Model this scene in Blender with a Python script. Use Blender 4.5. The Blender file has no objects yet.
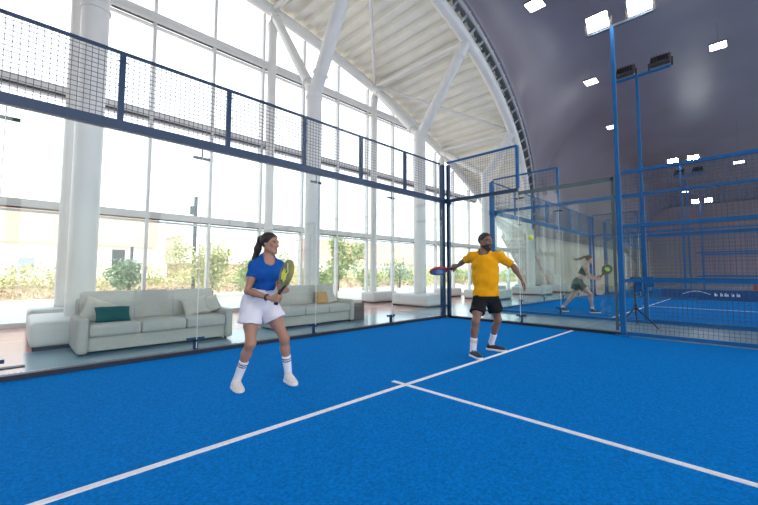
import bpy, math, random
import numpy as np
from mathutils import Vector, Matrix
random.seed(7)
S = bpy.context.scene
COL = S.collection
V3 = lambda *a: np.array(a, float)
ORD = ['first', 'second', 'third', 'fourth', 'fifth', 'sixth', 'seventh', 'eighth', 'ninth', 'tenth']

# ------------------------------------------------------------------ materials
def mat(name, col, rough=.5, metal=0., noise=0., scale=8., bump=0., bscale=60., emit=None, estr=0., spec=.5, coat=0.):
    m = bpy.data.materials.new(name); m.use_nodes = True
    n = m.node_tree.nodes; l = m.node_tree.links; b = n['Principled BSDF']
    b.inputs['Base Color'].default_value = (*col, 1); b.inputs['Roughness'].default_value = rough
    b.inputs['Metallic'].default_value = metal; b.inputs['Specular IOR Level'].default_value = spec
    b.inputs['Coat Weight'].default_value = coat
    tc = n.new('ShaderNodeTexCoord')
    if noise:
        t = n.new('ShaderNodeTexNoise'); t.inputs['Scale'].default_value = scale; t.inputs['Detail'].default_value = 5
        l.new(tc.outputs['Object'], t.inputs['Vector'])
        r = n.new('ShaderNodeValToRGB')
        r.color_ramp.elements[0].position = .3; r.color_ramp.elements[1].position = .7
        r.color_ramp.elements[0].color = (*[c*(1-noise) for c in col], 1)
        r.color_ramp.elements[1].color = (*[min(1, c*(1+noise)) for c in col], 1)
        l.new(t.outputs['Fac'], r.inputs['Fac']); l.new(r.outputs['Color'], b.inputs['Base Color'])
    if bump:
        t2 = n.new('ShaderNodeTexNoise'); t2.inputs['Scale'].default_value = bscale; t2.inputs['Detail'].default_value = 3
        l.new(tc.outputs['Object'], t2.inputs['Vector'])
        bp = n.new('ShaderNodeBump'); bp.inputs['Strength'].default_value = bump; bp.inputs['Distance'].default_value = .02
        l.new(t2.outputs['Fac'], bp.inputs['Height']); l.new(bp.outputs['Normal'], b.inputs['Normal'])
    if emit:
        b.inputs['Emission Color'].default_value = (*emit, 1); b.inputs['Emission Strength'].default_value = estr
    return m

def glass_mat(name, tint, ior=1.5, rough=0.0):
    m = bpy.data.materials.new(name); m.use_nodes = True
    n = m.node_tree.nodes; l = m.node_tree.links
    n.remove(n['Principled BSDF']); out = n['Material Output']
    fr = n.new('ShaderNodeFresnel'); fr.inputs['IOR'].default_value = ior
    tr = n.new('ShaderNodeBsdfTransparent'); tr.inputs['Color'].default_value = (*tint, 1)
    gl = n.new('ShaderNodeBsdfGlossy'); gl.inputs['Roughness'].default_value = rough
    mx = n.new('ShaderNodeMixShader')
    ge = n.new('ShaderNodeNewGeometry'); ma = n.new('ShaderNodeMath'); ma.operation = 'SUBTRACT'; ma.use_clamp = True
    l.new(fr.outputs['Fac'], ma.inputs[0]); l.new(ge.outputs['Backfacing'], ma.inputs[1])
    l.new(ma.outputs[0], mx.inputs['Fac']); l.new(tr.outputs[0], mx.inputs[1]); l.new(gl.outputs[0], mx.inputs[2])
    l.new(mx.outputs[0], out.inputs['Surface'])
    return m

M = dict(
    turf=mat('blue_turf', (.0008, .195, .60), .9, noise=.26, scale=55, bump=.6, bscale=170, spec=.04),
    line=mat('white_line', (.82, .84, .86), .8, noise=.08, scale=40, bump=.4, bscale=150),
    floor=mat('blue_grey_vinyl', (.29, .43, .51), .16, noise=.05, scale=3, spec=.5),
    pink=mat('terracotta_vinyl', (.62, .33, .28), .18, noise=.06, scale=3, spec=.5),
    white=mat('white_paint', (.74, .74, .725), .4, noise=.03, scale=3),
    guttergrey=mat('gutter_grey', (.22, .22, .24), .5, noise=.05),
    whitegrey=mat('grey_paint', (.42, .44, .46), .5, noise=.05, scale=3),
    deck=mat('cream_deck', (.86, .84, .76), .5, noise=.04, scale=2),
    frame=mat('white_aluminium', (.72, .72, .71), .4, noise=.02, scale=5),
    gasket=mat('dark_gasket', (.05, .05, .055), .6, noise=.1),
    dark=mat('dark_membrane', (.215, .20, .245), .34, noise=.10, scale=.35, bump=.10, bscale=.6, spec=.35),
    kerb=mat('kerb_navy', (.004, .014, .035), .5, noise=.1, scale=6),
    navy=mat('navy_steel', (.005, .036, .095), .4, noise=.1, scale=6),
    blue=mat('blue_steel', (.005, .115, .31), .5, noise=.1, scale=6, spec=.3),
    bluewire=mat('blue_grey_wire', (.03, .09, .20), .5, noise=.1, scale=9),
    wire=mat('grey_wire', (.14, .17, .22), .5, noise=.1, scale=9),
    black=mat('black_plastic', (.012, .013, .016), .5, noise=.2, scale=20),
    steel=mat('grey_bracket', (.10, .12, .15), .4, metal=.5, noise=.1),
    lamp_body=mat('lamp_casing', (.06, .055, .05), .5, noise=.15, scale=10),
    lens=mat('lit_lens', (.9, .9, .9), .3, noise=.02, emit=(.93, .97, 1), estr=120),
    lens_off=mat('lens_glass', (.12, .12, .12), .2, noise=.02),
    panel=mat('lit_panel', (.9, .9, .9), .3, noise=.02, emit=(1, .95, .93), estr=14),
    sofa=mat('oatmeal_fabric', (.50, .49, .45), .9, noise=.08, scale=60, bump=.25, bscale=220, spec=.2),
    cush=mat('linen_fabric', (.60, .57, .50), .9, noise=.08, scale=50, bump=.25, bscale=200, spec=.2),
    green=mat('green_fabric', (.020, .10, .085), .85, noise=.12, scale=50, bump=.25, bscale=200, spec=.2),
    ochre=mat('ochre_fabric', (.60, .36, .15), .85, noise=.12, scale=50, bump=.25, bscale=200, spec=.2),
    block=mat('plinth_white', (.66, .68, .67), .45, noise=.03, scale=4),
    brown=mat('brown_wood', (.13, .095, .085), .5, noise=.2, scale=14),
    skin_w=mat('skin_light', (.40, .215, .145), .5, noise=.06, scale=14, spec=.35),
    skin_m=mat('skin_tan', (.23, .122, .082), .5, noise=.08, scale=14, spec=.4),
    skin_v=mat('skin_fair', (.55, .35, .27), .5, noise=.06, scale=14, spec=.35),
    lip=mat('lip', (.40, .13, .12), .45, noise=.05),
    lip_m=mat('lip_dark', (.20, .085, .07), .5, noise=.05),
    eye=mat('eye_dark', (.035, .025, .02), .3, noise=.1),
    hair=mat('dark_brown_hair', (.016, .010, .008), .45, noise=.5, scale=40, bump=.5, bscale=90),
    hairb=mat('black_hair', (.022, .017, .015), .6, noise=.4, scale=50, bump=.6, bscale=140),
    hairl=mat('light_brown_hair', (.16, .085, .04), .5, noise=.35, scale=40, bump=.5, bscale=90),
    bluetee=mat('blue_jersey', (.006, .085, .36), .8, noise=.10, scale=30, bump=.2, bscale=70, spec=.2),
    yellow=mat('amber_jersey', (.86, .38, .006), .85, noise=.06, scale=20, bump=.2, bscale=60, spec=.2),
    whitecl=mat('white_cotton', (.74, .73, .80), .85, noise=.03, scale=30, bump=.2, bscale=60, spec=.2),
    blackcl=mat('black_cotton', (.010, .012, .014), .85, noise=.2, scale=30, bump=.3, bscale=60, spec=.2),
    greencl=mat('dark_green_cotton', (.010, .055, .045), .8, noise=.15, scale=30, bump=.2, bscale=60, spec=.2),
    sock=mat('white_sock', (.78, .78, .80), .9, noise=.03, scale=50, bump=.2, bscale=200),
    stripe=mat('navy_stripe', (.02, .04, .16), .9, noise=.1),
    stripeo=mat('ochre_stripe', (.65, .33, .06), .9, noise=.1),
    shoew=mat('white_shoe', (.74, .70, .66), .6, noise=.05, scale=30),
    shoeb=mat('black_shoe', (.018, .018, .020), .6, noise=.2, scale=30),
    solew=mat('white_sole', (.80, .80, .80), .6, noise=.03),
    solek=mat('pale_sole', (.72, .68, .60), .6, noise=.05),
    rgrey=mat('racket_grey', (.105, .13, .125), .4, noise=.25, scale=60, coat=.3),
    ryel=mat('racket_yellow', (.78, .80, .02), .45, noise=.05),
    rrim=mat('racket_ochre_rim', (.27, .235, .055), .4, noise=.15, scale=12),
    rred=mat('racket_red', (.36, .035, .045), .4, noise=.1),
    rblue=mat('racket_blue_white', (.25, .32, .50), .5, noise=.65, scale=40),
    rblack=mat('racket_black', (.03, .05, .045), .4, noise=.2),
    rgreen=mat('racket_green', (.30, .62, .06), .45, noise=.1),
    ball=mat('ball_felt', (.66, .80, .04), .9, noise=.08, scale=80, bump=.4, bscale=200),
    seam=mat('ball_seam', (.85, .88, .75), .8, noise=.03),
    orange=mat('orange_shell', (.50, .10, .035), .5, noise=.1),
    banner=mat('blue_banner', (.004, .06, .20), .6, noise=.1, scale=6),
    mark=mat('white_print', (.75, .8, .85), .6, noise=.03),
    road=mat('pale_paving', (.62, .60, .57), .8, noise=.08, scale=1.5, bump=.2),
    soil=mat('dry_verge', (.55, .42, .30), .95, noise=.3, scale=2, bump=.3),
    leaf=mat('leaf_green', (0.324, 0.419, 0.176), .7, noise=.25, scale=3),
    leafd=mat('leaf_dark_green', (0.203, 0.297, 0.176), .7, noise=.25, scale=3),
    leafy=mat('leaf_yellow_green', (0.513, 0.527, 0.257), .7, noise=.25, scale=3),
    bark=mat('bark', (.16, .12, .08), .9, noise=.3, scale=8, bump=.4),
    peach=mat('peach_render', (.58, .40, .305), .8, noise=.06, scale=.5),
    cream=mat('cream_render', (.75, .72, .66), .8, noise=.05, scale=.5),
    winglass=mat('dark_window', (.25, .30, .34), .2, noise=.1),
    post=mat('grey_post', (.05, .065, .085), .5, noise=.1),
    stairs=mat('stair_white', (.66, .66, .64), .5, noise=.04),
    stairpink=mat('stair_pink', (.60, .46, .42), .5, noise=.05),
    hallwall=mat('hall_wall', (.42, .41, .42), .6, noise=.06, scale=.8),
    mauvewall=mat('mauve_wall', (.30, .235, .24), .6, noise=.08, scale=.5),
    farwall=mat('beige_wall', (.60, .56, .50), .6, noise=.12, scale=.8),
    glass=glass_mat('court_glass', (.945, .98, .972), 1.68),
    edge=mat('glass_edge_green', (.085, .13, .13), .25, noise=.15, scale=4),
    fglass=glass_mat('facade_glass', (.97, .985, .985), 1.25),
)

# ------------------------------------------------------------------ mesh builder
OFF = {}
class MB:
    def __init__(s): s.v = []; s.f = []; s.mi = []; s.n = 0; s.cur = 0
    def add(s, vs, fs):
        s.v.append(np.asarray(vs, float).reshape(-1, 3))
        for f in fs: s.f.append([i+s.n for i in f]); s.mi.append(s.cur)
        s.n += len(s.v[-1]); return s
    def box(s, c, d, R=None):
        c = V3(*c); d = V3(*d)/2
        p = np.array([[x, y, z] for x in (-1, 1) for y in (-1, 1) for z in (-1, 1)], float)*d
        if R is not None: p = p @ np.asarray(R, float).T
        return s.add(p+c, [(0, 1, 3, 2), (4, 6, 7, 5), (0, 4, 5, 1), (2, 3, 7, 6), (0, 2, 6, 4), (1, 5, 7, 3)])
    def bar(s, a, b, w, h, up=(0, 0, 1)):
        a = V3(*a); b = V3(*b); t = b-a; L = np.linalg.norm(t); t /= L
        u = V3(*up)
        if abs(u@t) > .99: u = V3(0, 1, 0)
        x = np.cross(t, u); x /= np.linalg.norm(x); z = np.cross(x, t)
        return s.box((a+b)/2, (w, L, h), np.stack([x, t, z], 1))
    def tube(s, pts, r, seg=12, cap=True, closed=False):
        pts = [V3(*q) for q in pts]; n = len(pts)
        rr = [r]*n if np.isscalar(r) else list(r)
        ring = []; x = None
        for i in range(n):
            if closed: t = pts[(i+1) % n]-pts[i-1]
            else: t = pts[min(i+1, n-1)]-pts[max(i-1, 0)]
            t = t/(np.linalg.norm(t)+1e-12)
            if x is None:
                u = V3(0, 0, 1) if abs(t[2]) < .9 else V3(1, 0, 0); x = np.cross(t, u)
            else: x = x-t*(x@t)
            x = x/np.linalg.norm(x); y = np.cross(t, x)
            a = np.arange(seg)*2*math.pi/seg
            ring.append(pts[i]+rr[i]*(np.cos(a)[:, None]*x+np.sin(a)[:, None]*y))
        vs = np.concatenate(ring); fs = []
        for i in range(n if closed else n-1):
            j = (i+1) % n
            for k in range(seg):
                k2 = (k+1) % seg
                fs.append((i*seg+k, i*seg+k2, j*seg+k2, j*seg+k))
        if cap and not closed: fs += [tuple(range(seg))[::-1], tuple((n-1)*seg+k for k in range(seg))]
        return s.add(vs, fs)
    def ell(s, c, r, R=None, nu=20, nv=12):
        vs = []; fs = []
        for j in range(nv+1):
            th = math.pi*j/nv
            for i in range(nu):
                ph = 2*math.pi*i/nu
                vs.append((math.sin(th)*math.cos(ph)*r[0], math.sin(th)*math.sin(ph)*r[1], math.cos(th)*r[2]))
        vs = np.array(vs)
        if R is not None: vs = vs @ np.asarray(R).T
        for j in range(nv):
            for i in range(nu):
                i2 = (i+1) % nu
                fs.append((j*nu+i, (j+1)*nu+i, (j+1)*nu+i2, j*nu+i2))
        return s.add(vs+V3(*c), fs)
    def rbox(s, c, size, r, puff=(0, 0, 0), R=None, n=6):
        h = V3(*size)/2; r = min(r, *(h*.98))
        ax = [np.unique(np.concatenate([[-k, -k+.13*r, -k+.45*r, -k+r], np.linspace(-k+r, k-r, n), [k-r, k-.45*r, k-.13*r, k]])) for k in h]
        vs = []; fs = []
        for a in range(3):
            b, d = (a+1) % 3, (a+2) % 3
            for sg in (-1, 1):
                base = len(vs); B, D = ax[b], ax[d]
                for x in B:
                    for y in D:
                        p = np.zeros(3); p[a] = sg*h[a]; p[b] = x; p[d] = y
                        q = np.clip(p, -(h-r), h-r); e = p-q; L = np.linalg.norm(e)
                        p2 = q+r*e/L if L > 0 else p
                        u = p2/h
                        for k in range(3):
                            o1, o2 = (k+1) % 3, (k+2) % 3
                            p2[k] += puff[k]*u[k]*(1-u[o1]**2)*(1-u[o2]**2)
                        vs.append(p2)
                nb, nd = len(B), len(D)
                for i in range(nb-1):
                    for j in range(nd-1):
                        q = (base+i*nd+j, base+(i+1)*nd+j, base+(i+1)*nd+j+1, base+i*nd+j+1)
                        fs.append(q if sg > 0 else q[::-1])
        vs = np.array(vs)
        if R is not None: vs = vs @ np.asarray(R).T
        return s.add(vs+V3(*c), fs)
    def build(s, name, m, parent=None, off=None, smooth=40, weld=0):
        vs = np.concatenate(s.v)
        o_ = V3(*off) if off is not None else (OFF.get(parent.name, V3(0, 0, 0)) if parent else V3(0, 0, 0))
        me = bpy.data.meshes.new(name); me.from_pydata((vs-o_).tolist(), [], s.f)
        for x in (m if isinstance(m, (list, tuple)) else [m]): me.materials.append(M[x])
        if isinstance(m, (list, tuple)): me.polygons.foreach_set('material_index', s.mi)
        me.validate()
        if weld:
            import bmesh
            bm = bmesh.new(); bm.from_mesh(me); bmesh.ops.remove_doubles(bm, verts=bm.verts, dist=weld); bm.to_mesh(me); bm.free()
        if smooth:
            me.polygons.foreach_set('use_smooth', [True]*len(me.polygons))
            me.set_sharp_from_angle(angle=math.radians(smooth))
        me.update()
        ob = bpy.data.objects.new(name, me); COL.objects.link(ob)
        if parent is not None: ob.parent = parent; OFF[ob.name] = o_
        else: ob.location = o_; OFF[ob.name] = o_
        return ob

def tag(o, label=None, cat=None, group=None, kind=None):
    if label: o['label'] = label
    if cat: o['category'] = cat
    if group: o['group'] = group
    if kind: o['kind'] = kind
    return o
def thing(name, label, cat, loc=(0, 0, 0), rz=0, group=None, local=False, kind=None):
    o = bpy.data.objects.new(name, None); COL.objects.link(o); o.empty_display_size = .2
    o.location = loc; o.rotation_euler = (0, 0, rz); OFF[o.name] = V3(0, 0, 0) if local else V3(*loc)
    return tag(o, label, cat, group, kind)
def struct(o): o['kind'] = 'structure'; return o
def copy_tree(o, parent=None):
    c = o.copy(); COL.objects.link(c)
    if parent is not None: c.parent = parent
    OFF[c.name] = OFF.get(o.name, V3(0, 0, 0))
    for ch in [k for k in bpy.data.objects if k.parent == o]: copy_tree(ch, c)
    return c

# ------------------------------------------------------------------ camera
YAW, PIT, ROLL, FPX = 0.799306486, 0.0646291, 0.000956613, 367.786674
cd = bpy.data.cameras.new('camera'); cam = bpy.data.objects.new('camera', cd); COL.objects.link(cam)
fw = Vector((math.sin(YAW)*math.cos(PIT), math.cos(YAW)*math.cos(PIT), math.sin(PIT)))
rt = Vector((math.cos(YAW), -math.sin(YAW), 0)); up = rt.cross(fw)
r2 = math.cos(ROLL)*rt+math.sin(ROLL)*up; u2 = -math.sin(ROLL)*rt+math.cos(ROLL)*up
mw = Matrix.Identity(4)
for i in range(3): mw[i][0] = r2[i]; mw[i][1] = u2[i]; mw[i][2] = -fw[i]
mw.translation = (-7.86545509, -5.68557052, 1.16297934)
cam.matrix_world = mw
cd.sensor_width = 36; cd.sensor_fit = 'HORIZONTAL'; cd.lens = FPX/758*36
cd.shift_x = -13.03/758; cd.shift_y = -3.80/758
cd.clip_end = 400; S.camera = cam

# ------------------------------------------------------------------ world and view
w = bpy.data.worlds.new('sky'); w.use_nodes = True; S.world = w
nt = w.node_tree; bg = nt.nodes['Background']
sky = nt.nodes.new('ShaderNodeTexSky'); sky.sky_type = 'NISHITA'; sky.sun_disc = False
sky.sun_elevation = math.radians(48); sky.sun_rotation = math.radians(200); sky.dust_density = 6; sky.air_density = .6; sky.ozone_density = .5
mixn = nt.nodes.new('ShaderNodeMix'); mixn.data_type = 'RGBA'; mixn.inputs[0].default_value = .90
nt.links.new(sky.outputs[0], mixn.inputs[6]); mixn.inputs[7].default_value = (1.0, 1.0, 1.0, 1)
nt.links.new(mixn.outputs[2], bg.inputs['Color']); bg.inputs['Strength'].default_value = 2.15
S.view_settings.view_transform = 'Standard'; S.view_settings.look = 'None'; S.view_settings.gamma = 1
S.view_settings.exposure = 0.13; S.view_settings.use_curve_mapping = False
S.cycles.transparent_max_bounces = 48; S.cycles.max_bounces = 10; S.cycles.diffuse_bounces = 5; S.cycles.glossy_bounces = 5
S.cycles.sample_clamp_indirect = 8; S.cycles.use_denoising = True

# ------------------------------------------------------------------ setting: floors, roof, facade
def arch(x): return 10.0-.0157*(x+6.5)**2
def y2(x): return min(4.9, .60+.017*max(0, x)**2)
FY = 5.2
m = MB(); m.box((12, -9.05, -.06), (68, 21.9, .12)); struct(m.build('floor', 'floor'))
m = MB(); m.box((13, 3.77, -.06), (66, 3.74, .12)); m.box((-13.85, 1.0, -.0545), (12.26, 1.8, .117)); struct(m.build('floor_lounge', 'pink'))
TU = .012
def court_floor(x0, x1, y1, name):
    c = MB(); c.box(((x0+x1)/2, y1/2, TU/2), (x1-x0-.06, -y1-.04, TU))
    o = struct(c.build(name, 'turf'))
    l = MB(); l.box(((x0+x1)/2, -3.095, TU+.002), (x1-x0-.1, .05, .006)); struct(l.build('service_line', 'line', o))
    l = MB(); l.box(((x0+x1)/2, (-2.89+y1)/2, TU+.0015), (.05, (-2.89-y1)-.05, .005)); struct(l.build('centre_line', 'line', o))
    return o
court_floor(-10, 0, -12, 'floor_turf')
court_floor(2.45, 12.45, -12, 'floor_turf.001')
court_floor(14.9, 24.9, -12, 'floor_turf.002')

# corrugated deck between the two arches
xs = []; x = -20.; k = 0
while x < 16.5:
    xs += [(x, 0), (x+.17, 0), (x+.21, .15), (x+.40, .15)]; x += .44
vs = []; fs = []
for (x, dz) in xs:
    z = arch(x)+.28+dz
    for yy in np.linspace(y2(x)-.15, FY+.5, 3): vs.append((x, yy, z))
for i in range(len(xs)-1):
    for j in range(2): fs.append((i*3+j, i*3+j+1, i*3+j+4, i*3+j+3))
b = MB(); b.add(vs, fs)
o = struct(b.build('roof', 'deck', smooth=0)); sm = o.modifiers.new('thick', 'SOLIDIFY'); sm.thickness = .02; sm.offset = 1
# arches
t = MB(); t.tube([(x, FY, arch(x)) for x in np.arange(-20, 18.5, .6)], .18, 16); struct(t.build('roof_arch', 'white'))
t = MB(); t.tube([(x, y2(x), arch(x)) for x in np.arange(-20, 16.1, .6)], .19, 16); ra = struct(t.build('roof_arch.001', 'white'))
f = MB(); P = [(x, y2(x)-.42, arch(x)+.30) for x in np.arange(-20, 16.1, .6)]
for a, c in zip(P[:-1], P[1:]): f.bar(a, c, .06, .30)
for a, c in zip(P[:-1], P[1:]): f.bar((a[0], a[1]-.03, a[2]+.17), (c[0], c[1]-.03, c[2]+.17), .14, .05)
struct(f.build('fascia', 'whitegrey', ra))
f = MB()
for a, c in zip(P[:-1], P[1:]): f.bar((a[0], a[1]+.20, a[2]+.10), (c[0], c[1]+.20, c[2]+.10), .50, .06)
struct(f.build('gutter', 'guttergrey', ra))
f = MB()
for x in np.arange(-19.8, 15.6, .55):
    f.bar((x, y2(x)-.1, arch(x)+.12), (x, y2(x)-.46, arch(x)+.30), .05, .06)
struct(f.build('bracket', 'white', ra))

# dark hall ceiling: gable above the inner arch rolling into the flat ceiling, down to the far wall
def zc(x): return 10.6-.0008*max(0, x)**2
nx = 70; nt_ = 14; vs = []; fs = []
X = np.linspace(-22, 46, nx)
for x in X:
    a0 = max(3.6, arch(x)+.30) if x < 40 else 3.6-(x-40)*.2
    yb = y2(x)-.44
    H = max(.3, zc(x)-a0)
    for j in range(nt_+1):
        a = j/nt_*math.pi/2
        vs.append((x, yb-min(4.0, H*.9)*(1-math.cos(a)), a0+H*math.sin(a)))
    for yy in (-6, -9, -13, -20): vs.append((x, yy, zc(x)))
cn = nt_+5
for i in range(nx-1):
    for j in range(cn-1): fs.append((i*cn+j, i*cn+j+1, (i+1)*cn+j+1, (i+1)*cn+j))
b = MB(); b.add(vs, fs); o = struct(b.build('ceiling', 'dark', smooth=60)); sm = o.modifiers.new('thick', 'SOLIDIFY'); sm.thickness = .15; sm.offset = 0
b = MB(); b.box((46, -7.5, 5.2), (.3, 26, 10.6)); struct(b.build('wall_right', 'mauvewall'))
b = MB(); b.box((12, -20.1, 10.3), (68, .3, 1.6))
for k in range(12): b.box((-20+6*k, -20.1, 4.8), (.5, .3, 9.6))
struct(b.build('wall_back', 'hallwall'))
b = MB(); b.box((-22.1, -7.5, 5.5), (.3, 25, 11.4)); struct(b.build('wall_left', 'hallwall'))
b = MB(); b.box((31, 5.6, 2.), (29, .3, 5)); struct(b.build('wall_far', 'farwall'))

# columns with their V struts, standing on white plinths
CX = [-16.4, -11.7, -7.03, -2.32, 2.2, 6.8, 11.4, 15.2]; CY = 2.7
for k, x in enumerate(CX):
    top = min(6.2, arch(x)-1.6)
    t = MB(); t.tube([(x, CY, .0), (x, CY, top)], .205, 28); c = struct(t.build('column', 'white'))
    t = MB(); t.tube([(x, CY, top-.28), (x, CY, top-.22)], .225, 28); t.tube([(x, CY, top-.02), (x, CY, top+.05)], .225, 28); struct(t.build('collar', 'white', c))
    for yy, r in ((FY, .14), (y2(x), .18)):
        a = V3(x, CY+(.12 if yy > CY else -.12), top+.02); e = V3(x, yy, arch(x)); d = (e-a)/np.linalg.norm(e-a)
        t = MB(); t.tube([a-d*.1, e], r, 20); t.tube([a+d*.30, a+d*.36], r+.04, 20); t.tube([e-d*.5, e-d*.44], r+.04, 20)
        for q in range(6): t.tube([a+d*.28+V3(math.cos(q)*(r+.02), 0, math.sin(q)*.05), a+d*.40+V3(math.cos(q)*(r+.02), 0, math.sin(q)*.05)], .02, 6)
        struct(t.build('strut', 'white', c))
    t = MB(); t.tube([(x, FY-.1, arch(x)), (x, y2(x), arch(x))], .095, 14); struct(t.build('cross_tube', 'white', c))
    if k % 2 == 0:
        for x1 in [CX[q] for q in (k-1, k+1) if 0 <= q < len(CX)]:
            t = MB(); t.tube([(x, FY-.1, arch(x)+.05), (x1, y2(x1), arch(x1))], .06, 12); struct(t.build('tie_rod', 'white', c))
    # slim facade column under the outer arch
    if arch(x) > 1.5:
        t = MB(); xf = x-.06 if x < -7 else x; t.tube([(xf, FY-.05, 0), (xf, FY-.05, arch(x)-.55)], .135, 20)
        t.tube([(xf, FY-.05, arch(x)-.9), (xf, FY-.05, arch(x)-.5), (xf, FY-.05, arch(x)-.25)], [.135, .17, .05], 20)
        struct(t.build('facade_column', 'white'))
names = ['two columns left of the long sofa', 'one column left of the long sofa', 'beside the left end of the long sofa', 'behind the woman in the blue top', 'just left of the corner post', 'seen behind the man in amber', 'second along from the corner', 'third along from the corner']
for k, x in enumerate(CX):
    xx = x+.05
    b = MB(); b.rbox((xx, 2.7, .235), (1.36, 1.66, .37), .07); b.cur = 1; b.box((xx, 2.7, .03), (1.28, 1.58, .06))
    tag(b.build('column_plinth', ['block', 'gasket'], off=(xx, 2.7, 0)), 'low white rounded plinth round the thick column, '+names[k], 'plinth', 'plinths round the thick columns')
    b = MB(); b.rbox((xx, 4.85, .235), (1.3, .74, .37), .07); b.cur = 1; b.box((xx, 4.85, .03), (1.22, .66, .06))
    tag(b.build('column_plinth', ['block', 'gasket'], off=(xx, 4.85, 0)), 'small white plinth round the slim facade column, '+names[k], 'plinth', 'plinths round the slim columns')

# glazed facade: one window per bay
MX = 1.52; GY = 5.46
for k in range(-3, 7):
    x0 = -8.57+4.56*k; x1 = x0+4.56
    if arch(x1) < .6: x1 = 18.2
    if x0 > 17: break
    wn = struct(thing('window_%d' % (k+4), None, None, (x0, GY, 0)))
    xs_ = np.linspace(x0, x1, 7); vs = []; fs = []
    for x in xs_:
        for yy in (GY, GY+.02): vs += [(x, yy, .02), (x, yy, max(.1, arch(x)-.02))]
    for i in range(6):
        a = i*4; e = a+4
        fs += [(a, e, e+1, a+1), (a+2, a+3, e+3, e+2), (a+1, e+1, e+3, a+3)]
    b = MB(); b.add(vs, fs); struct(b.build('pane', 'fglass', wn, smooth=0))
    for q in range(3):
        x = x0+q*MX
        if arch(x) < .5: continue
        b = MB(); b.box((x, GY-.03, arch(x)/2-.05), (.075, .16, arch(x)-.1)); b.cur = 1
        b.box((x+.045, GY-.0, arch(x)/2-.05), (.012, .05, arch(x)-.1)); struct(b.build('mullion', ['frame', 'gasket'], wn))
    for z, h, r in ((2.64, .17, .0), (5.30, .17, 0), (7.88, .1, .12)):
        xe = x1
        while arch(xe) < z+.1 and xe > x0: xe -= .2
        if xe-x0 < .3: continue
        b = MB(); b.box(((x0+xe)/2, GY-.04, z), (xe-x0, .18, h)); b.box(((x0+xe)/2, GY-.02, z-.17 if r else z-.16), (xe-x0, .1, .05))
        b.cur = 1; b.box(((x0+xe)/2, GY-.03, z-h/2-.012), (xe-x0, .12, .022)); b.cur = 0
        if r: b.tube([(x0, GY-.22, z-.02), (xe, GY-.22, z-.02)], r, 14)
        struct(b.build('transom', ['frame', 'gasket'], wn))
    b = MB(); b.box(((x0+x1)/2, GY-.03, .05), (x1-x0, .16, .1)); struct(b.build('sill', 'frame', wn))

# ------------------------------------------------------------------ padel courts
def mesh_wires(a, b, z0, z1, sp, r):
    """welded wire grid between ground points a and b"""
    a = V3(*a, 0); b = V3(*b, 0); L = np.linalg.norm(b-a); d = (b-a)/L; mb = MB()
    for i in range(1, int(L/sp+.5)):
        p = a+d*(i*L/int(L/sp+.5)); mb.bar((p[0], p[1], z0), (p[0], p[1], z1), r, r)
    n = int((z1-z0)/sp+.5)
    for i in range(1, n):
        z = z0+(z1-z0)*i/n; mb.bar((*a[:2], z), (*b[:2], z), r, r)
    return mb
def glass_panel(a, b, h, label, group, clamps=(), side=(0, 1), edge=False):
    """toughened pane from ground point a to b; clamps lists the ends that carry a joint bracket"""
    a = V3(*a); b = V3(*b); d = (b-a)/np.linalg.norm(b-a); n = V3(*side)
    g = .006
    t = thing('glass_panel', label, 'glass panel', (a[0], a[1], 0), group=group)
    A = a+d*g; B = b-d*g; mb = MB(); th = n*.012
    pts = [(*q, z) for q in (A, B, B+th, A+th) for z in (.085, h)]
    mb.add(pts, [(0, 2, 3, 1), (2, 4, 5, 3), (4, 6, 7, 5), (6, 0, 1, 7), (1, 3, 5, 7), (0, 6, 4, 2)])
    mb.build('pane', 'glass', t, smooth=0)
    if edge:
        mb = MB(); mb.bar((*(A+th/2), h-.02), (*(B+th/2), h-.02), .03, .075); mb.bar((*(B+th/2-d*.022), .1), (*(B+th/2-d*.022), h), .03, .045, up=(d[0], d[1], 0))
        mb.build('edge_trim', 'edge', t)
    for e in clamps:
        p = (a if e == 0 else b)+n*.05
        mb = MB(); q0 = p-d*.115; q1 = p+d*.115
        mb.bar((*q0, .215), (*q1, .215), .035, .04); mb.bar((*p, .02), (*p, .2), .05, .05)
        mb.bar((*(p-n*.01), .2), (*(p-n*.08), .2), .03, .03); mb.build('floor_bracket', 'navy', t)
        mb = MB(); mb.bar((*q0, h-.13), (*q1, h-.13), .035, .035); mb.bar((*p, h-.13), (*p, h+.0), .012, .012)
        mb.build('top_clamp', 'black', t)
        mb = MB(); e_ = (a if e == 0 else b)+n*.006; mb.bar((*e_, .09), (*e_, h), .009, .010); mb.build('edge_glint', 'frame', t)  # white strip stands in for light reflecting off the polished pane edges
    return t
def mesh_panel(a, b, z0, z1, label, group, sp=.065, r=.005, rails=(), wmat='wire', fr=.04, fmat='navy', post_a=True, post_b=False):
    t = thing('mesh_panel', label, 'mesh panel', (a[0], a[1], 0), group=group)
    mesh_wires(a, b, z0, z1, sp, r).build('wire_mesh', wmat, t, smooth=0)
    mb = MB(); mb.bar((*a, z1), (*b, z1), fr, fr); mb.build('top_rail', fmat, t)
    for z in rails:
        mb = MB(); mb.bar((*a, z), (*b, z), fr, fr*1.1); mb.build('rail', fmat, t)
    for p, on in ((a, post_a), (b, post_b)):
        if on:
            mb = MB(); mb.bar((*p, z0), (*p, z1), fr*1.4 if z0 < 1 else .066, fr*1.3)
            for z in np.linspace(z0+.12, z1-.12, 3):
                mb.bar((p[0]-.05, p[1]-.02, z), (p[0]+.05, p[1]-.02, z), .012, .012)
            mb.build('post', fmat, t)
    return t
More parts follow.
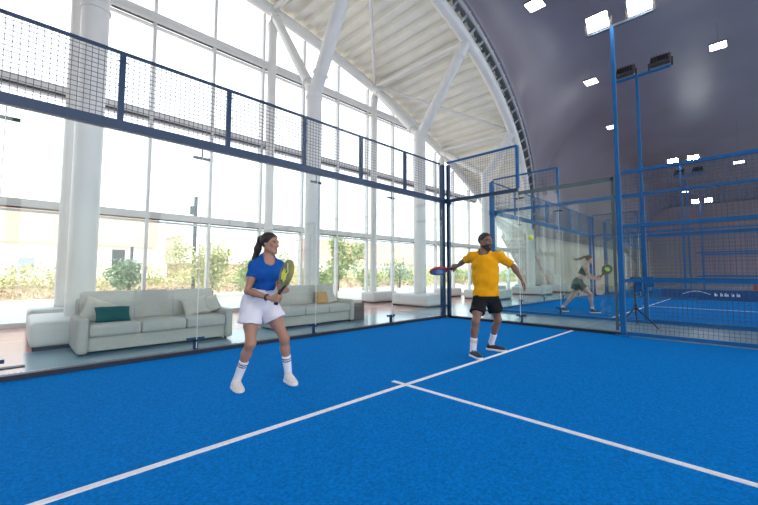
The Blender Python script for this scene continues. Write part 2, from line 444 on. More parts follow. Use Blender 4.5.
def light_mast(x, y, face, label, lens, col):
    t = thing('light_mast', label, 'light mast', (x, y, 0), group='floodlight masts')
    mb = MB(); mb.bar((x, y, 0), (x, y, 3.0), .085, .085); mb.bar((x, y, 3.0), (x, y, 5.9), .062, .062); mb.build('pole', col, t)
    mb = MB(); mb.box((x, y, .012), (.24, .24, .024))
    for sx in (-.09, .09):
        for sy in (-.09, .09): mb.tube([(x+sx, y+sy, .02), (x+sx, y+sy, .05)], .014, 8)
    mb.build('base_plate', col, t)
    mb = MB(); mb.bar((x, y-.66, 5.92), (x, y+.42, 5.92), .05, .05); mb.build('crossbar', 'steel' if lens == 'lens' else col, t)
    for dy in (-.47, .23):
        a = math.radians(38)*face; c = V3(x+face*.02, y+dy, 6.13)
        R = np.array([[math.cos(a), 0, math.sin(a)], [0, 1, 0], [-math.sin(a), 0, math.cos(a)]])
        fl = MB(); fl.rbox(c, (.12, .40, .30), .03, R=R)
        for i in range(7): fl.box(c+R@V3(-face*.075, -.17+i*.057, 0), (.05, .008, .27), R)
        fl.bar(c+V3(0, -.22, 0), (x, y+dy-.22, 5.92), .02, .04); fl.bar(c+V3(0, .22, 0), (x, y+dy+.22, 5.92), .02, .04)
        fo = fl.build('floodlight', 'lamp_body', t)
        le = MB(); le.box(c+R@V3(face*.064, 0, 0), (.012, .36, .26), R); le.build('lens', lens, fo)
    return t
COURT = ['near court', 'middle court', 'far court']
def court(i, x0, near_glass):
    nm = COURT[i]; x1 = x0+10
    sp = (.062, .10, .16)[i]; rr = (.0068, .007, .009)[i]; fm = ('navy', 'blue', 'blue')[i]; wm = ('wire', 'bluewire', 'bluewire')[i]
    # back wall
    for k in range(5):
        a = (x1-2*k-(.13 if k == 0 else 0), 0); b = (x1-2*k-2+(.13 if k == 4 and near_glass else 0), 0)
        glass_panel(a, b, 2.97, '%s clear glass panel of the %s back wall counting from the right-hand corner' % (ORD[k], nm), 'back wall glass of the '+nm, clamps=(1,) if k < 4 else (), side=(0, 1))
    mb = MB(); mb.box(((x0+x1)/2, .05, .033), (10.1, .13, .066)); tag(mb.build('kerb_rail', 'kerb' if i == 0 else 'blue', off=((x0+x1)/2, 0, 0)), 'dark blue kerb rail along the floor under the %s back glass' % nm, 'kerb rail')
    mb = MB(); mb.box(((x0+x1)/2, .03, 3.04), (10.1, .09, .12)); tag(mb.build('wall_beam', fm, off=((x0+x1)/2, 0, 3)), 'long blue steel beam along the top of the %s back glass' % nm, 'beam')
    n = 7; L = 1.36
    for k in range(n):
        a = (x1-.2-k*L, .03); b = (x1-.2-(k+1)*L, .03)
        mesh_panel(a, b, 3.1, 4.0, '%s wire mesh panel above the %s back glass counting from the corner' % (ORD[k], nm), 'mesh above the back glass of the '+nm, sp=sp, r=rr, fmat=fm, wmat=wm, post_a=k > 0, post_b=False, fr=.036)
    # corner post where back wall meets the near or far side wall
    def corner(cx, side, lab):
        t = thing('corner_post', lab, 'post', (cx, 0, 0), group='court corner posts')
        mb = MB(); mb.bar((cx-.07*side, .05, 0), (cx-.07*side, .05, 4.0), .10, .10); mb.bar((cx+.05*side, -.06, 0), (cx+.05*side, -.06, 4.0), .08, .08); mb.build('upright', fm, t)
        mb = MB(); mb.box((cx, .0, .012), (.42, .34, .024)); mb.build('base_plate', fm, t)
        for z, sg in ((.02, 1), (2.98, -1)):
            mb = MB()
            for dx, dy in ((-1, 0), (1, 0), (0, -1)):
                vs = []
                for s_ in (-.006, .006):
                    o = V3(dy*s_, dx*s_, 0)
                    vs += [V3(cx, 0, z)+o+V3(dx*.05, dy*.05, 0), V3(cx, 0, z)+o+V3(dx*.2, dy*.2, 0), V3(cx, 0, z+.2*sg)+o+V3(dx*.05, dy*.05, 0)]
                mb.add(vs, [(0, 1, 2), (5, 4, 3), (0, 3, 4, 1), (1, 4, 5, 2), (2, 5, 3, 0)])
            mb.build('gusset', fm, t)
    def side(cx, sg, where, with_fence, fence_n):
        """side wall x=cx running towards -y"""
        for k in range(2):
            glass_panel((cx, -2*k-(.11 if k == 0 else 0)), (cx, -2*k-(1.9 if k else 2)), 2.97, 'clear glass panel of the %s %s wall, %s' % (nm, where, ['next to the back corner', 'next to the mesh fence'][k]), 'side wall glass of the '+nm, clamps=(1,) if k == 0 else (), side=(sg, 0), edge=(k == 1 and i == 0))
        mb = MB(); mb.box((cx+sg*.04, -2, .032), (.12, 3.9, .064)); tag(mb.build('kerb_rail', 'kerb' if i == 0 else fm, off=(cx, -2, 0)), 'dark blue kerb rail under the glass of the %s %s wall' % (nm, where), 'kerb rail')
        mb = MB(); mb.bar((cx, 0, 3.03), (cx, -2.0 if i == 0 else -4.05, 3.03), .06, .08); tag(mb.build('side_beam', fm if i == 0 else 'blue', off=(cx, -1, 3)), 'blue steel beam over the side glass of the %s %s wall' % (nm, where), 'beam')
        mesh_panel((cx, -.06), (cx, -2.0), 3.07, 4.05, 'raised wire mesh panel with blue frame above the %s %s wall' % (nm, where), 'raised side mesh', sp=sp, r=rr*.65, fmat=fm if i else 'blue', wmat=wm, post_a=False, post_b=True, fr=.045)
        for k in range(fence_n):
            a = (cx, -4.03-2*k); b = (cx, -6.03-2*k)
            mesh_panel(a, b, .10, 3.03, '%s tall blue mesh fence panel of the %s %s side counting from the glass' % (ORD[k], nm, where), 'tall mesh fence of the '+nm, sp=(.062, .09, .16)[i], r=(.0046, .0055, .009)[i], rails=(.06, 1.02, 2.02), fmat='blue', wmat='bluewire', post_a=k > 0, post_b=(k == fence_n-1), fr=.055)
    corner(x1, 1, 'blue steel corner post at the right back corner of the '+nm)
    if near_glass: corner(x0, -1, 'blue steel corner post at the left back corner of the '+nm)
    if near_glass: side(x0, -1, 'left', True, (3, 3, 2)[i])
    if i < 2: side(x1, 1, 'right', True, (3, 3, 2)[i])
court(0, -10, False); court(1, 2.45, True); court(2, 14.9, True)
light_mast(0, -3.97, -1, 'tall blue floodlight mast with lit lamps at end of near side glass', 'lens', 'blue')
light_mast(2.45, -3.92, 1, 'blue floodlight mast showing dark lamp backs, behind the near lit mast', 'lens_off', 'blue')
light_mast(12.45, -3.66, -1, 'blue floodlight mast with two lit lamps just above the mesh fence top', 'lens', 'blue')
light_mast(14.9, -3.62, 1, 'distant blue mast with dark lamp backs seen through the mesh', 'lens_off', 'blue')
light_mast(24.9, -3.40, -1, 'farthest floodlight mast with two small lit lamps seen through mesh', 'lens', 'blue')

light_mast(-10, -3.97, 1, 'unseen blue floodlight mast added for fill at the left end of the near court glass', 'lens', 'blue')  # this and the next two masts are unseen, added to brighten the interior
light_mast(-10, -14, 1, 'unseen blue floodlight mast added for fill on the left side far down the near court', 'lens', 'blue')
light_mast(0, -14, -1, 'unseen blue floodlight mast added for fill on the right side far down the near court', 'lens', 'blue')

# hall ceiling lights
for k, ((x, y, z), lab) in enumerate([((2.44, -1.5, 9.0), 'square lit ceiling panel nearest the white arch, top of the picture'), ((8.78, -5.23, 9.0), 'lit ceiling panel hanging alone at the upper right'), ((8.36, -1.33, 9.0), 'lit ceiling panel left of the tall near mast'), ((14.27, -.68, 9.0), 'small lit ceiling panel beside the near mast pole'), ((19.5, -5.5, 7.2), 'small lit panel above the mesh fence at right edge'), ((28, -2.3, 7.4), 'tiny far lit panel seen between the two mast poles')]):
    x, y, z = -7.865+(x+7.865)*1.07, -5.686+(y+5.686)*1.07, 1.163+(z-1.163)*1.07
    t = thing('ceiling_light', lab, 'ceiling light', (x, y, z), group='hanging ceiling lights')
    mb = MB(); mb.box((x, y, z+.03), (.50, .50, .06)); mb.build('housing', 'lamp_body', t)
    mb = MB(); mb.box((x, y, z-.008), (.46, .46, .016)); mb.build('diffuser', 'panel', t)
    mb = MB(); mb.tube([(x-.2, y, z+.06), (x, y, z+.4), (x, y, zc(x)-.05)], .004, 6); mb.tube([(x+.2, y, z+.06), (x, y, z+.4)], .004, 6); mb.build('hanging_wire', 'steel', t)

# small equipment by the fence
t = thing('phone_tripod', 'black tripod with phone between the courts behind the mesh fence', 'tripod', (1.50, -3.88, 0))
tx, ty = 1.50, -3.88
for dx, dy in ((-.25, .28), (-.12, -.42), (.42, .06)):
    mb = MB(); mb.tube([(tx, ty, .42), (tx+dx*.55, ty+dy*.55, .2), (tx+dx, ty+dy, .012)], [.018, .014, .012], 8); mb.build('leg', 'black', t)
mb = MB(); mb.tube([(tx, ty, .25), (tx, ty, .95)], .014, 8); mb.tube([(tx, ty, .36), (tx, ty, .5)], .03, 10); mb.tube([(tx, ty, .66), (tx, ty, .70)], .025, 10); mb.build('centre_column', 'black', t)
mb = MB(); mb.rbox((tx, ty, 1.02), (.07, .15, .09), .015); mb.tube([(tx, ty, .94), (tx, ty, 1.0)], .02, 8); mb.build('camera', 'black', t)
for (c, s_, lab) in (((2.33, -3.98, .95), (.12, .26, .24), 'pale blue junction box on the middle court fence post'), ((.1, -4.22, .95), (.09, .12, .26), 'small dark blue junction box on the near fence post')):
    mb = MB(); mb.rbox(c, s_, .015); bx = mb.build('junction_box', 'blue', off=c); tag(bx, lab, 'junction box')
    mb = MB(); mb.box((c[0]-s_[0]/2-.004, c[1], c[2]), (.01, s_[1]*.8, s_[2]*.8)); mb.build('lid', 'blue', bx)
t = thing('lounge_chair', 'orange moulded chair standing beyond the middle court at right edge', 'chair', (13.4, -6.0, 0))
mb = MB(); mb.rbox((13.4, -6.0, .42), (.5, .5, .07), .03); mb.build('seat', 'orange', t)
mb = MB(); mb.rbox((13.62, -6.0, .68), (.07, .5, .5), .03); mb.build('backrest', 'orange', t)
for dx in (-.2, .2):
    for dy in (-.2, .2):
        mb = MB(); mb.tube([(13.4+dx, -6+dy, .4), (13.4+dx*1.15, -6+dy*1.15, .005)], .018, 8); mb.build('leg', 'black', t)
t = thing('court_banner', 'low dark blue banner with white print along the middle court far side', 'banner', (12.35, -4.6, 0))
mb = MB(); mb.box((12.37, -4.9, .27), (.03, 4.2, .36)); mb.build('sheet', 'banner', t)
mb = MB(); mb.tube([(12.35, -3.55-.9*q, .26+.13*math.sin(q*math.pi)) for q in np.linspace(0, 1, 9)], .014, 6)
for q, L in ((-4.62, .10), (-4.80, .07), (-4.95, .12), (-5.14, .08), (-5.3, .1)): mb.box((12.348, q, .24), (.008, L, .10)); mb.box((12.348, q+.02, .31), (.008, L*.5, .04))
mb.build('print', 'mark', t)

# ------------------------------------------------------------------ lounge furniture
def rotm(ax, a):
    return np.array(Matrix.Rotation(a, 3, ax))
def pillow_mb(c, w_, h_, t_, R):
    mb = MB(); n = 16; vs = []; fs = []
    for sg in (-1, 1):
        base = len(vs)
        for i in range(n+1):
            for j in range(n+1):
                u = -1+2*i/n; v = -1+2*j/n
                e = ((1-u**4)*(1-v**4))**.55
                pin = 1-.07*(1-(u*u))*abs(v)**3; pin2 = 1-.07*(1-v*v)*abs(u)**3
                vs.append((u*w_/2*pin2, sg*t_/2*e+.006*math.sin(u*5+v*3)*e, v*h_/2*pin))
        for i in range(n):
            for j in range(n):
                q = (base+i*(n+1)+j, base+(i+1)*(n+1)+j, base+(i+1)*(n+1)+j+1, base+i*(n+1)+j+1)
                fs.append(q if sg < 0 else q[::-1])
    vs = np.array(vs) @ np.asarray(R).T
    return mb.add(vs+V3(*c), fs)
def sofa(x0, x1, yf, label, y_depth=.95):
    yb = yf+y_depth; cx = (x0+x1)/2
    t = thing('sofa', label, 'sofa', (cx, yf, 0), group='lounge sofas')
    aw = .13
    mb = MB(); mb.rbox((cx, (yf+yb)/2+.03, .145), (x1-x0-.1, y_depth-.09, .21), .025); mb.build('base', 'sofa', t)
    for x in (x0+aw/2, x1-aw/2):
        mb = MB(); mb.rbox((x, yf+y_depth*.5, .275), (aw, y_depth, .49), .045, puff=(.008, 0, .006)); mb.build('armrest', 'sofa', t)
    iw = (x1-x0-2*aw)/3
    for k in range(3):
        xc = x0+aw+iw*(k+.5)
        mb = MB(); mb.rbox((xc, yf+.37, .335), (iw-.004, .74, .17), .04, puff=(0, .008, .014)); mb.build('seat_cushion', 'sofa', t)
        mb = MB(); mb.rbox((xc, yf+.80, .61), (iw+(.07 if k != 1 else -.004), .20, .49), .045, puff=(0, .02, .008), R=rotm('X', math.radians(-9))); mb.build('back_cushion', 'sofa', t)
    mb = MB()
    mb.rbox((cx, yb-.05, .42), (x1-x0-.1, .09, .66), .03); mb.build('back_frame', 'sofa', t)
    for x in (x0+.1, x1-.1):
        for y in (yf+.08, yb-.08):
            mb = MB(); mb.tube([(x, y, 0), (x, y, .05)], .025, 8); mb.build('leg', 'gasket', t)
    return t
sofa(-7.22, -5.10, .93, 'long oatmeal three-seat sofa at left beside the thick column')
sofa(-4.22, -2.10, 1.16, 'oatmeal three-seat sofa behind the woman in blue')
def cushion(c, w_, h_, t_, tilt, yaw_, roll, m_, lab):
    R = rotm('Z', yaw_) @ rotm('X', tilt) @ rotm('Y', roll)
    o = pillow_mb(c, w_, h_, t_, R).build('cushion', m_, off=c, weld=.0005, smooth=60)
    tag(o, lab, 'cushion', 'scatter cushions')
cushion((-6.92, 1.42, .57), .44, .40, .14, -.50, .30, .50, 'cush', 'light linen cushion leaning in the left corner of the long sofa')
cushion((-6.79, 1.20, .535), .44, .26, .14, -.60, .05, .03, 'green', 'dark green rectangular cushion on the long sofa')
cushion((-5.60, 1.36, .575), .40, .34, .13, -.50, -.15, -.22, 'cush', 'light linen cushion on the long sofa, left of the right-hand pair')
cushion((-5.35, 1.42, .575), .36, .32, .12, -.50, -.5, -.42, 'cush', 'light linen cushion against the right arm of the long sofa')
cushion((-2.72, 1.66, .56), .34, .32, .13, -.40, -.05, .02, 'ochre', 'ochre square cushion on the sofa behind the woman')
cushion((-2.46, 1.74, .56), .36, .34, .12, -.45, -.3, -.35, 'cush', 'pale cushion on the sofa behind the ochre cushion')
mb = MB(); mb.rbox((-1.86, 1.45, .21), (.34, .34, .42), .015); o = mb.build('side_table', 'brown', off=(-1.86, 1.45, 0)); tag(o, 'small dark brown box side table at the sofa right end', 'side table')
mb = MB(); mb.box((-1.86, 1.45, .222), (.35, .35, .012)); mb.build('shelf_line', 'gasket', o)
mb = MB(); mb.box((-7.86, .80, .008), (.30, .12, .012)); o = mb.build('floor_grille', 'black', off=(-7.86, .80, 0)); tag(o, 'small black floor outlet plate beyond the glass at far left', 'floor plate')

# white staircase far behind the side glass
t = thing('staircase', 'white staircase with pale stringers behind the side glass', 'staircase', (15.0, 4.6, 0))
for k in range(16):
    z = .2+.2*k; x = 16.4-.24*k
    mb = MB(); mb.box((x, 4.2, z), (.30, 1.3, .05)); mb.box((x-.13, 4.2, z-.08), (.03, 1.3, .16)); mb.build('step', 'stairs', t)
for y in (3.5, 4.9):
    mb = MB(); mb.bar((16.7, y, .0), (12.5, y, 3.4), .08, .30); mb.build('stringer', 'stairpink', t)
    mb = MB(); mb.tube([(16.6, y, .95), (12.5, y, 4.3)], .03, 8)
    for k in range(6): mb.tube([(16.5-.76*k, y, .1+.62*k), (16.5-.76*k, y, 1.0+.62*k)], .018, 6)
    mb.build('handrail', 'stairs', t)

# ------------------------------------------------------------------ outdoors
m = MB(); m.add([(-60, 17.6, -.1), (110, 17.6, -.1), (110, 21, .75), (-60, 21, .75), (-60, 25, -.1), (110, 25, -.1)], [(0, 1, 2, 3), (3, 2, 5, 4), (0, 3, 4), (1, 5, 2), (0, 4, 5, 1)]); struct(m.build('ground_bank', 'soil'))
m = MB(); m.box((15, 60, -.15), (190, 107.4, .14)); struct(m.build('ground', 'road'))
def leaves(mb, c, r, n, size, seed, flat=1.0):
    rng = np.random.default_rng(seed)
    u = rng.normal(size=(n, 3)); u /= np.linalg.norm(u, axis=1)[:, None]
    p = u*(rng.random((n, 1))**.45)*V3(*r)+V3(*c)
    a = rng.normal(size=(n, 3)); a /= np.linalg.norm(a, axis=1)[:, None]
    b_ = np.cross(a, rng.normal(size=(n, 3))); b_ /= np.linalg.norm(b_, axis=1)[:, None]
    s_ = size*(.6+.8*rng.random((n, 1)))
    vs = np.stack([p-a*s_, p+b_*s_*.45, p+a*s_, p-b_*s_*.45], 1).reshape(-1, 3)
    mb.add(vs, [(4*i, 4*i+1, 4*i+2, 4*i+3) for i in range(n)])
def bush(x, y, h, w_, m_, label, seed, n=900, trunk=True, name='bush', cat='bush', size=.11):
    t = thing(name, label, cat, (x, y, 0), group='shrubs and trees outside')
    mb = MB(); rng = np.random.default_rng(seed)
    for k in range(7):
        o = rng.normal(size=3)*V3(w_*.24, w_*.24, h*.16)
        leaves(mb, (x+o[0], y+o[1], h*(.60 if name == 'tree' else .50)+o[2]), (w_*.33, w_*.33, h*(.26 if name == 'tree' else .36)), n//7, size, seed*10+k)
    mb.build('foliage', m_, t, smooth=0)
    if trunk:
        mb = MB(); mb.tube([(x, y, -.1), (x+.05, y, h*.35), (x, y+.05, h*.7)], [.07, .05, .02], 8)
        for k in range(4):
            a = k*1.6; mb.tube([(x, y, h*.3), (x+math.cos(a)*w_*.3, y+math.sin(a)*w_*.3, h*.7)], [.035, .01], 6)
        mb.build('trunk', 'bark', t)
mb = MB(); rng = np.random.default_rng(3)
for k in range(150):
    x = -14+k*.42; leaves(mb, (x, 19.5+rng.normal()*.5, .85+.08*rng.normal()), (.7, .9, .62+.22*rng.random()), 150, .085, 500+k)
tag(mb.build('hedge', 'leafy', smooth=0), 'pale yellow-green verge of scrub beyond the road', 'hedge', kind='stuff')
mb = MB(); rng = np.random.default_rng(4)
for k in range(120):
    x = -14+k*.5; leaves(mb, (x, 17.2+rng.normal()*.3, .18), (.6, .5, .22), 60, .08, 900+k)
tag(mb.build('grass_verge', 'soil', smooth=0), 'dry grass strip in front of the scrub outside', 'grass', kind='stuff')
bush(-4.0, 15.6, 2.0, 1.5, 'leafd', 'dark round bush on the verge above the long sofa', 1, 1800, size=.08)
bush(-.7, 14.2, 3.0, 2.2, 'leafy', 'tall yellow-green bush left of the woman in blue', 2, 3200, size=.09)
bush(1.9, 14.6, 2.6, 1.9, 'leaf', 'green bush just behind the woman in blue', 3, 2600, size=.09)
bush(7.4, 14.2, 3.6, 2.0, 'leaf', 'green young tree behind the second sofa', 4, 2400, name='tree', cat='tree')
bush(4.9, 12.8, 1.6, 1.8, 'leaf', 'low green shrub behind the second sofa right end', 5, 1000)
for k in range(7):
    bush(10.6+3.6*k, 14.5+.4*(k % 3), 1.9+.3*(k % 2), 2.5, ['leaf', 'leafd', 'leafy'][k % 3], '%s low shrub in the green row outside, counting right from the young tree' % ORD[k], 20+k, 900)
def outdoor_post(x, y, h, label, lamp=True):
    t = thing('lamp_post', label, 'lamp post', (x, y, -.08), group='outdoor posts')
    mb = MB(); mb.tube([(x, y, -.08), (x, y, h)], .10, 10); mb.build('pole', 'post', t)
    if lamp:
        mb = MB(); mb.rbox((x-.16, y, h-.8), (.26, .2, .5), .05); mb.build('lamp_head', 'post', t)
outdoor_post(-.72, 17.0, 5.5, 'slim grey lamp post outside left of the woman')
outdoor_post(-2.0, 26, 3.0, 'short grey post far outside above the long sofa', False)
t = thing('road_sign', 'small grey sign board far outside above the long sofa', 'sign', (-3.1, 24, -.08))
mb = MB(); mb.tube([(-3.1, 24, -.08), (-3.1, 24, 1.4)], .05, 8); mb.build('pole', 'post', t)
mb = MB(); mb.rbox((-3.1, 23.95, 2.0), (.7, .08, 1.3), .03); mb.build('board', 'post', t)
def building(x0, x1, y, h, base, label, m1, m2):
    t = thing('building', label, 'building', ((x0+x1)/2, y, 0), group='pale buildings outside')
    mb = MB(); mb.box(((x0+x1)/2, y+5, base/2-.1), (x1-x0, 10, base+.2)); mb.build('ground_storey', m2, t)
    mb = MB(); mb.box(((x0+x1)/2, y+4.6, (base+h)/2), (x1-x0+.8, 11, h-base)); mb.build('upper_wall', m1, t)
    mb = MB(); mb.box(((x0+x1)/2, y+4.6, h+.1), (x1-x0+1.2, 11.4, .25)); mb.build('roof_edge', 'cream', t)
    n = int((x1-x0)/5)
    for k in range(n):
        xx = x0+(k+.5)*(x1-x0)/n
        mb = MB(); mb.box((xx, y-.02, base*.45), (1.8, .12, base*.4)); f_ = mb.build('window', 'cream', t)
        mb = MB(); mb.box((xx, y-.09, base*.45), (1.5, .04, base*.4-.3)); mb.build('window_glass', 'winglass', f_)
building(-26, 7., 60, 9.2, 4.9, 'wide peach building with white ground storey far outside at left', 'peach', 'cream')
building(11, 30, 58, 7.0, 2.6, 'lower pale cream building far outside behind the woman', 'cream', 'peach')
building(34, 66, 60, 8.0, 3.5, 'pale peach building far outside left of the corner post', 'peach', 'cream')
building(70, 105, 62, 8.0, 3.2, 'cream building far outside right of the corner post', 'cream', 'cream')

# ------------------------------------------------------------------ implicit-surface bodies
def rc(a, b, ra, rb):
    a = V3(*a); b = V3(*b); ba = b-a; L2 = ba@ba+1e-12
    def f(P):
        q = P-a; h = np.clip(q@ba/L2, 0, 1)
        e = q-h[:, None]*ba
        return np.sqrt((e*e).sum(1))-(ra+(rb-ra)*h)
    return f
def el(c, r, B=None):
    c = V3(*c); r = V3(*r); B = np.eye(3) if B is None else np.asarray(B)   # rows of B: local axes
    def f(P):
        q = (P-c)@B.T; k0 = np.sqrt(((q/r)**2).sum(1)); k1 = np.sqrt(((q/r**2)**2).sum(1))+1e-9
        return k0*(k0-1)/k1
    return f
def half(p, n):
    p = V3(*p); n = V3(*n); n = n/np.linalg.norm(n)
    return lambda P: (P-p)@n
def smin(a, b, k):
    h = np.maximum(k-np.abs(a-b), 0)/k
    return np.minimum(a, b)-h*h*k*.25
def U(items, k0=.03):
    def f(P):
        d = None
        for it in items:
            g, k = it if isinstance(it, tuple) else (it, k0)
            e = g(P); d = e if d is None else smin(d, e, k)
        return d
    return f
def cut(f, *gs): return lambda P: np.maximum.reduce([f(P)]+[g(P) for g in gs])
def minus(f, g): return lambda P: np.maximum(f(P), -g(P))
def infl(f, e): return lambda P: f(P)-e
def wrinkle(f, amp, fr, ph=0.):
    return lambda P: f(P)+amp*(np.sin(P[:, 0]*fr+P[:, 2]*fr*.6+ph)*np.sin(P[:, 2]*fr*.9+P[:, 1]*fr*.7+ph*2)+.6*np.sin((P[:, 0]-P[:, 2])*fr*1.9+ph))
def sdf_mesh(name, f, lo, hi, h, mats, parent, mfun=None, smooth=True):
    lo = V3(*lo); hi = V3(*hi); Bk = 8
    nb = np.ceil((hi-lo)/(h*Bk)).astype(int)+1; N = nb*Bk
    bi = np.stack(np.meshgrid(*[np.arange(k) for k in nb], indexing='ij'), -1).reshape(-1, 3)
    cc = lo+(bi*Bk+(Bk-1)/2)*h; dc = f(cc)
    D = np.repeat(np.repeat(np.repeat(dc.reshape(nb), Bk, 0), Bk, 1), Bk, 2).astype(np.float32)
    act = bi[np.abs(dc) < h*Bk*1.35+.02]
    loc = np.stack(np.meshgrid(*[np.arange(Bk)]*3, indexing='ij'), -1).reshape(-1, 3)
    for s0 in range(0, len(act), 400):
        idx = (act[s0:s0+400, None, :]*Bk+loc[None]).reshape(-1, 3)
        D[idx[:, 0], idx[:, 1], idx[:, 2]] = f(lo+idx*h)
    s = D < 0
    cnt = np.zeros(N-1, np.int8)
    cor = [(i, j, k) for i in (0, 1) for j in (0, 1) for k in (0, 1)]
    sl = lambda A, c: A[c[0]:N[0]-1+c[0], c[1]:N[1]-1+c[1], c[2]:N[2]-1+c[2]]
    for c in cor: cnt += sl(s, c)
    cells = np.argwhere((cnt > 0) & (cnt < 8))
    val = {c: D[cells[:, 0]+c[0], cells[:, 1]+c[1], cells[:, 2]+c[2]] for c in cor}
    acc = np.zeros((len(cells), 3)); num = np.zeros(len(cells))
    for c in cor:
        for ax in range(3):
            if c[ax] == 0:
                e = list(c); e[ax] = 1; e = tuple(e); a = val[c]; b = val[e]
                x = (a < 0) != (b < 0); t = np.where(x, a/np.where(x, a-b, 1), 0)
                p = np.tile(V3(*c), (len(cells), 1)); p[:, ax] = t
                acc += p*x[:, None]; num += x
    vs = lo+(cells+acc/num[:, None])*h
    # settle the vertices on the true surface
    for _ in range(2):
        d = f(vs); e = h*.4
        g = np.stack([f(vs+e*np.eye(3)[i])-f(vs-e*np.eye(3)[i]) for i in range(3)], 1)/(2*e)
        gn = np.maximum(np.linalg.norm(g, axis=1), .3)[:, None]
        vs = vs-np.clip(d, -h*.5, h*.5)[:, None]*g/gn**2*.8
    ID = -np.ones(N, np.int64); ID[cells[:, 0], cells[:, 1], cells[:, 2]] = np.arange(len(cells))
    Q = []
    for ax in range(3):
        b, c = (ax+1) % 3, (ax+2) % 3
        a0 = [slice(1, N[k]-1) for k in range(3)]; a1 = list(a0)
        a0[ax] = slice(0, N[ax]-1); a1[ax] = slice(1, N[ax])
        x = s[tuple(a0)] != s[tuple(a1)]; ii = np.argwhere(x)
        ii[:, b] += 1; ii[:, c] += 1
        eb = np.eye(3, dtype=int)[b]; ec = np.eye(3, dtype=int)[c]
        q = np.stack([ID[tuple((ii-o).T)] for o in (0*eb, eb, eb+ec, ec)], 1)
        ins = s[tuple(ii.T)]
        q[~ins] = q[~ins][:, ::-1]
        Q.append(q[(q >= 0).all(1)])
    Q = np.concatenate(Q)
    me = bpy.data.meshes.new(name); me.from_pydata(vs.tolist(), [], Q.tolist())
    for m_ in mats: me.materials.append(M[m_])
    if mfun is not None:
        cen = vs[Q].mean(1); me.polygons.foreach_set('material_index', mfun(cen).astype(np.int32))
    me.polygons.foreach_set('use_smooth', [smooth]*len(me.polygons)); me.update()
    o = bpy.data.objects.new(name, me); COL.objects.link(o); o.parent = parent
    return o

unit = lambda v: V3(*v)/np.linalg.norm(V3(*v))
def hand(Wr, D, A, N, curls, sc=1., thumb=(.45, .6, .5), spread=0.):
    """finger prims: D towards the knuckles, A across them (index side), N palm normal"""
    Wr = V3(*Wr); D = unit(D); A = V3(*A); A = unit(A-D*(A@D)); N = V3(*N); N = N-D*(N@D)-A*(N@A)
    if np.linalg.norm(N) < 1e-6: N = np.cross(D, A)
    N = unit(N); P = []
    lens = [(.042, .026, .020), (.046, .030, .022), (.043, .028, .021), (.034, .021, .018)]
    for i in range(4):
        off = A*(.030-.020*i)*sc
        K = Wr+D*(.088-.004*abs(i-1))*sc+off
        P.append((rc(Wr+D*.015*sc+off*.6, K, .015*sc, .0115*sc), .015))
        p = K; th = 0; Di = unit(D+A*spread*(1.5-i))
        for j in range(3):
            th += math.radians(curls[j]*(1+.06*i))
            q = p+(Di*math.cos(th)+N*math.sin(th))*lens[i][j]*sc
            P.append((rc(p, q, (.0095-.001*j)*sc, (.0085-.001*j)*sc), .004)); p = q
    a = Wr+D*.028*sc+A*.022*sc+N*.008*sc; d1 = unit(D*thumb[0]+A*thumb[1]+N*thumb[2])
    b = a+d1*.040*sc; d2 = unit(D*(thumb[0]+.4)+A*thumb[1]*.3+N*thumb[2]); c = b+d2*.030*sc; e = c+unit(d2+N*.4)*.022*sc
    P += [(rc(a, b, .015*sc, .0115*sc), .012), (rc(b, c, .011*sc, .0095*sc), .004), (rc(c, e, .0095*sc, .0075*sc), .004)]
    return P

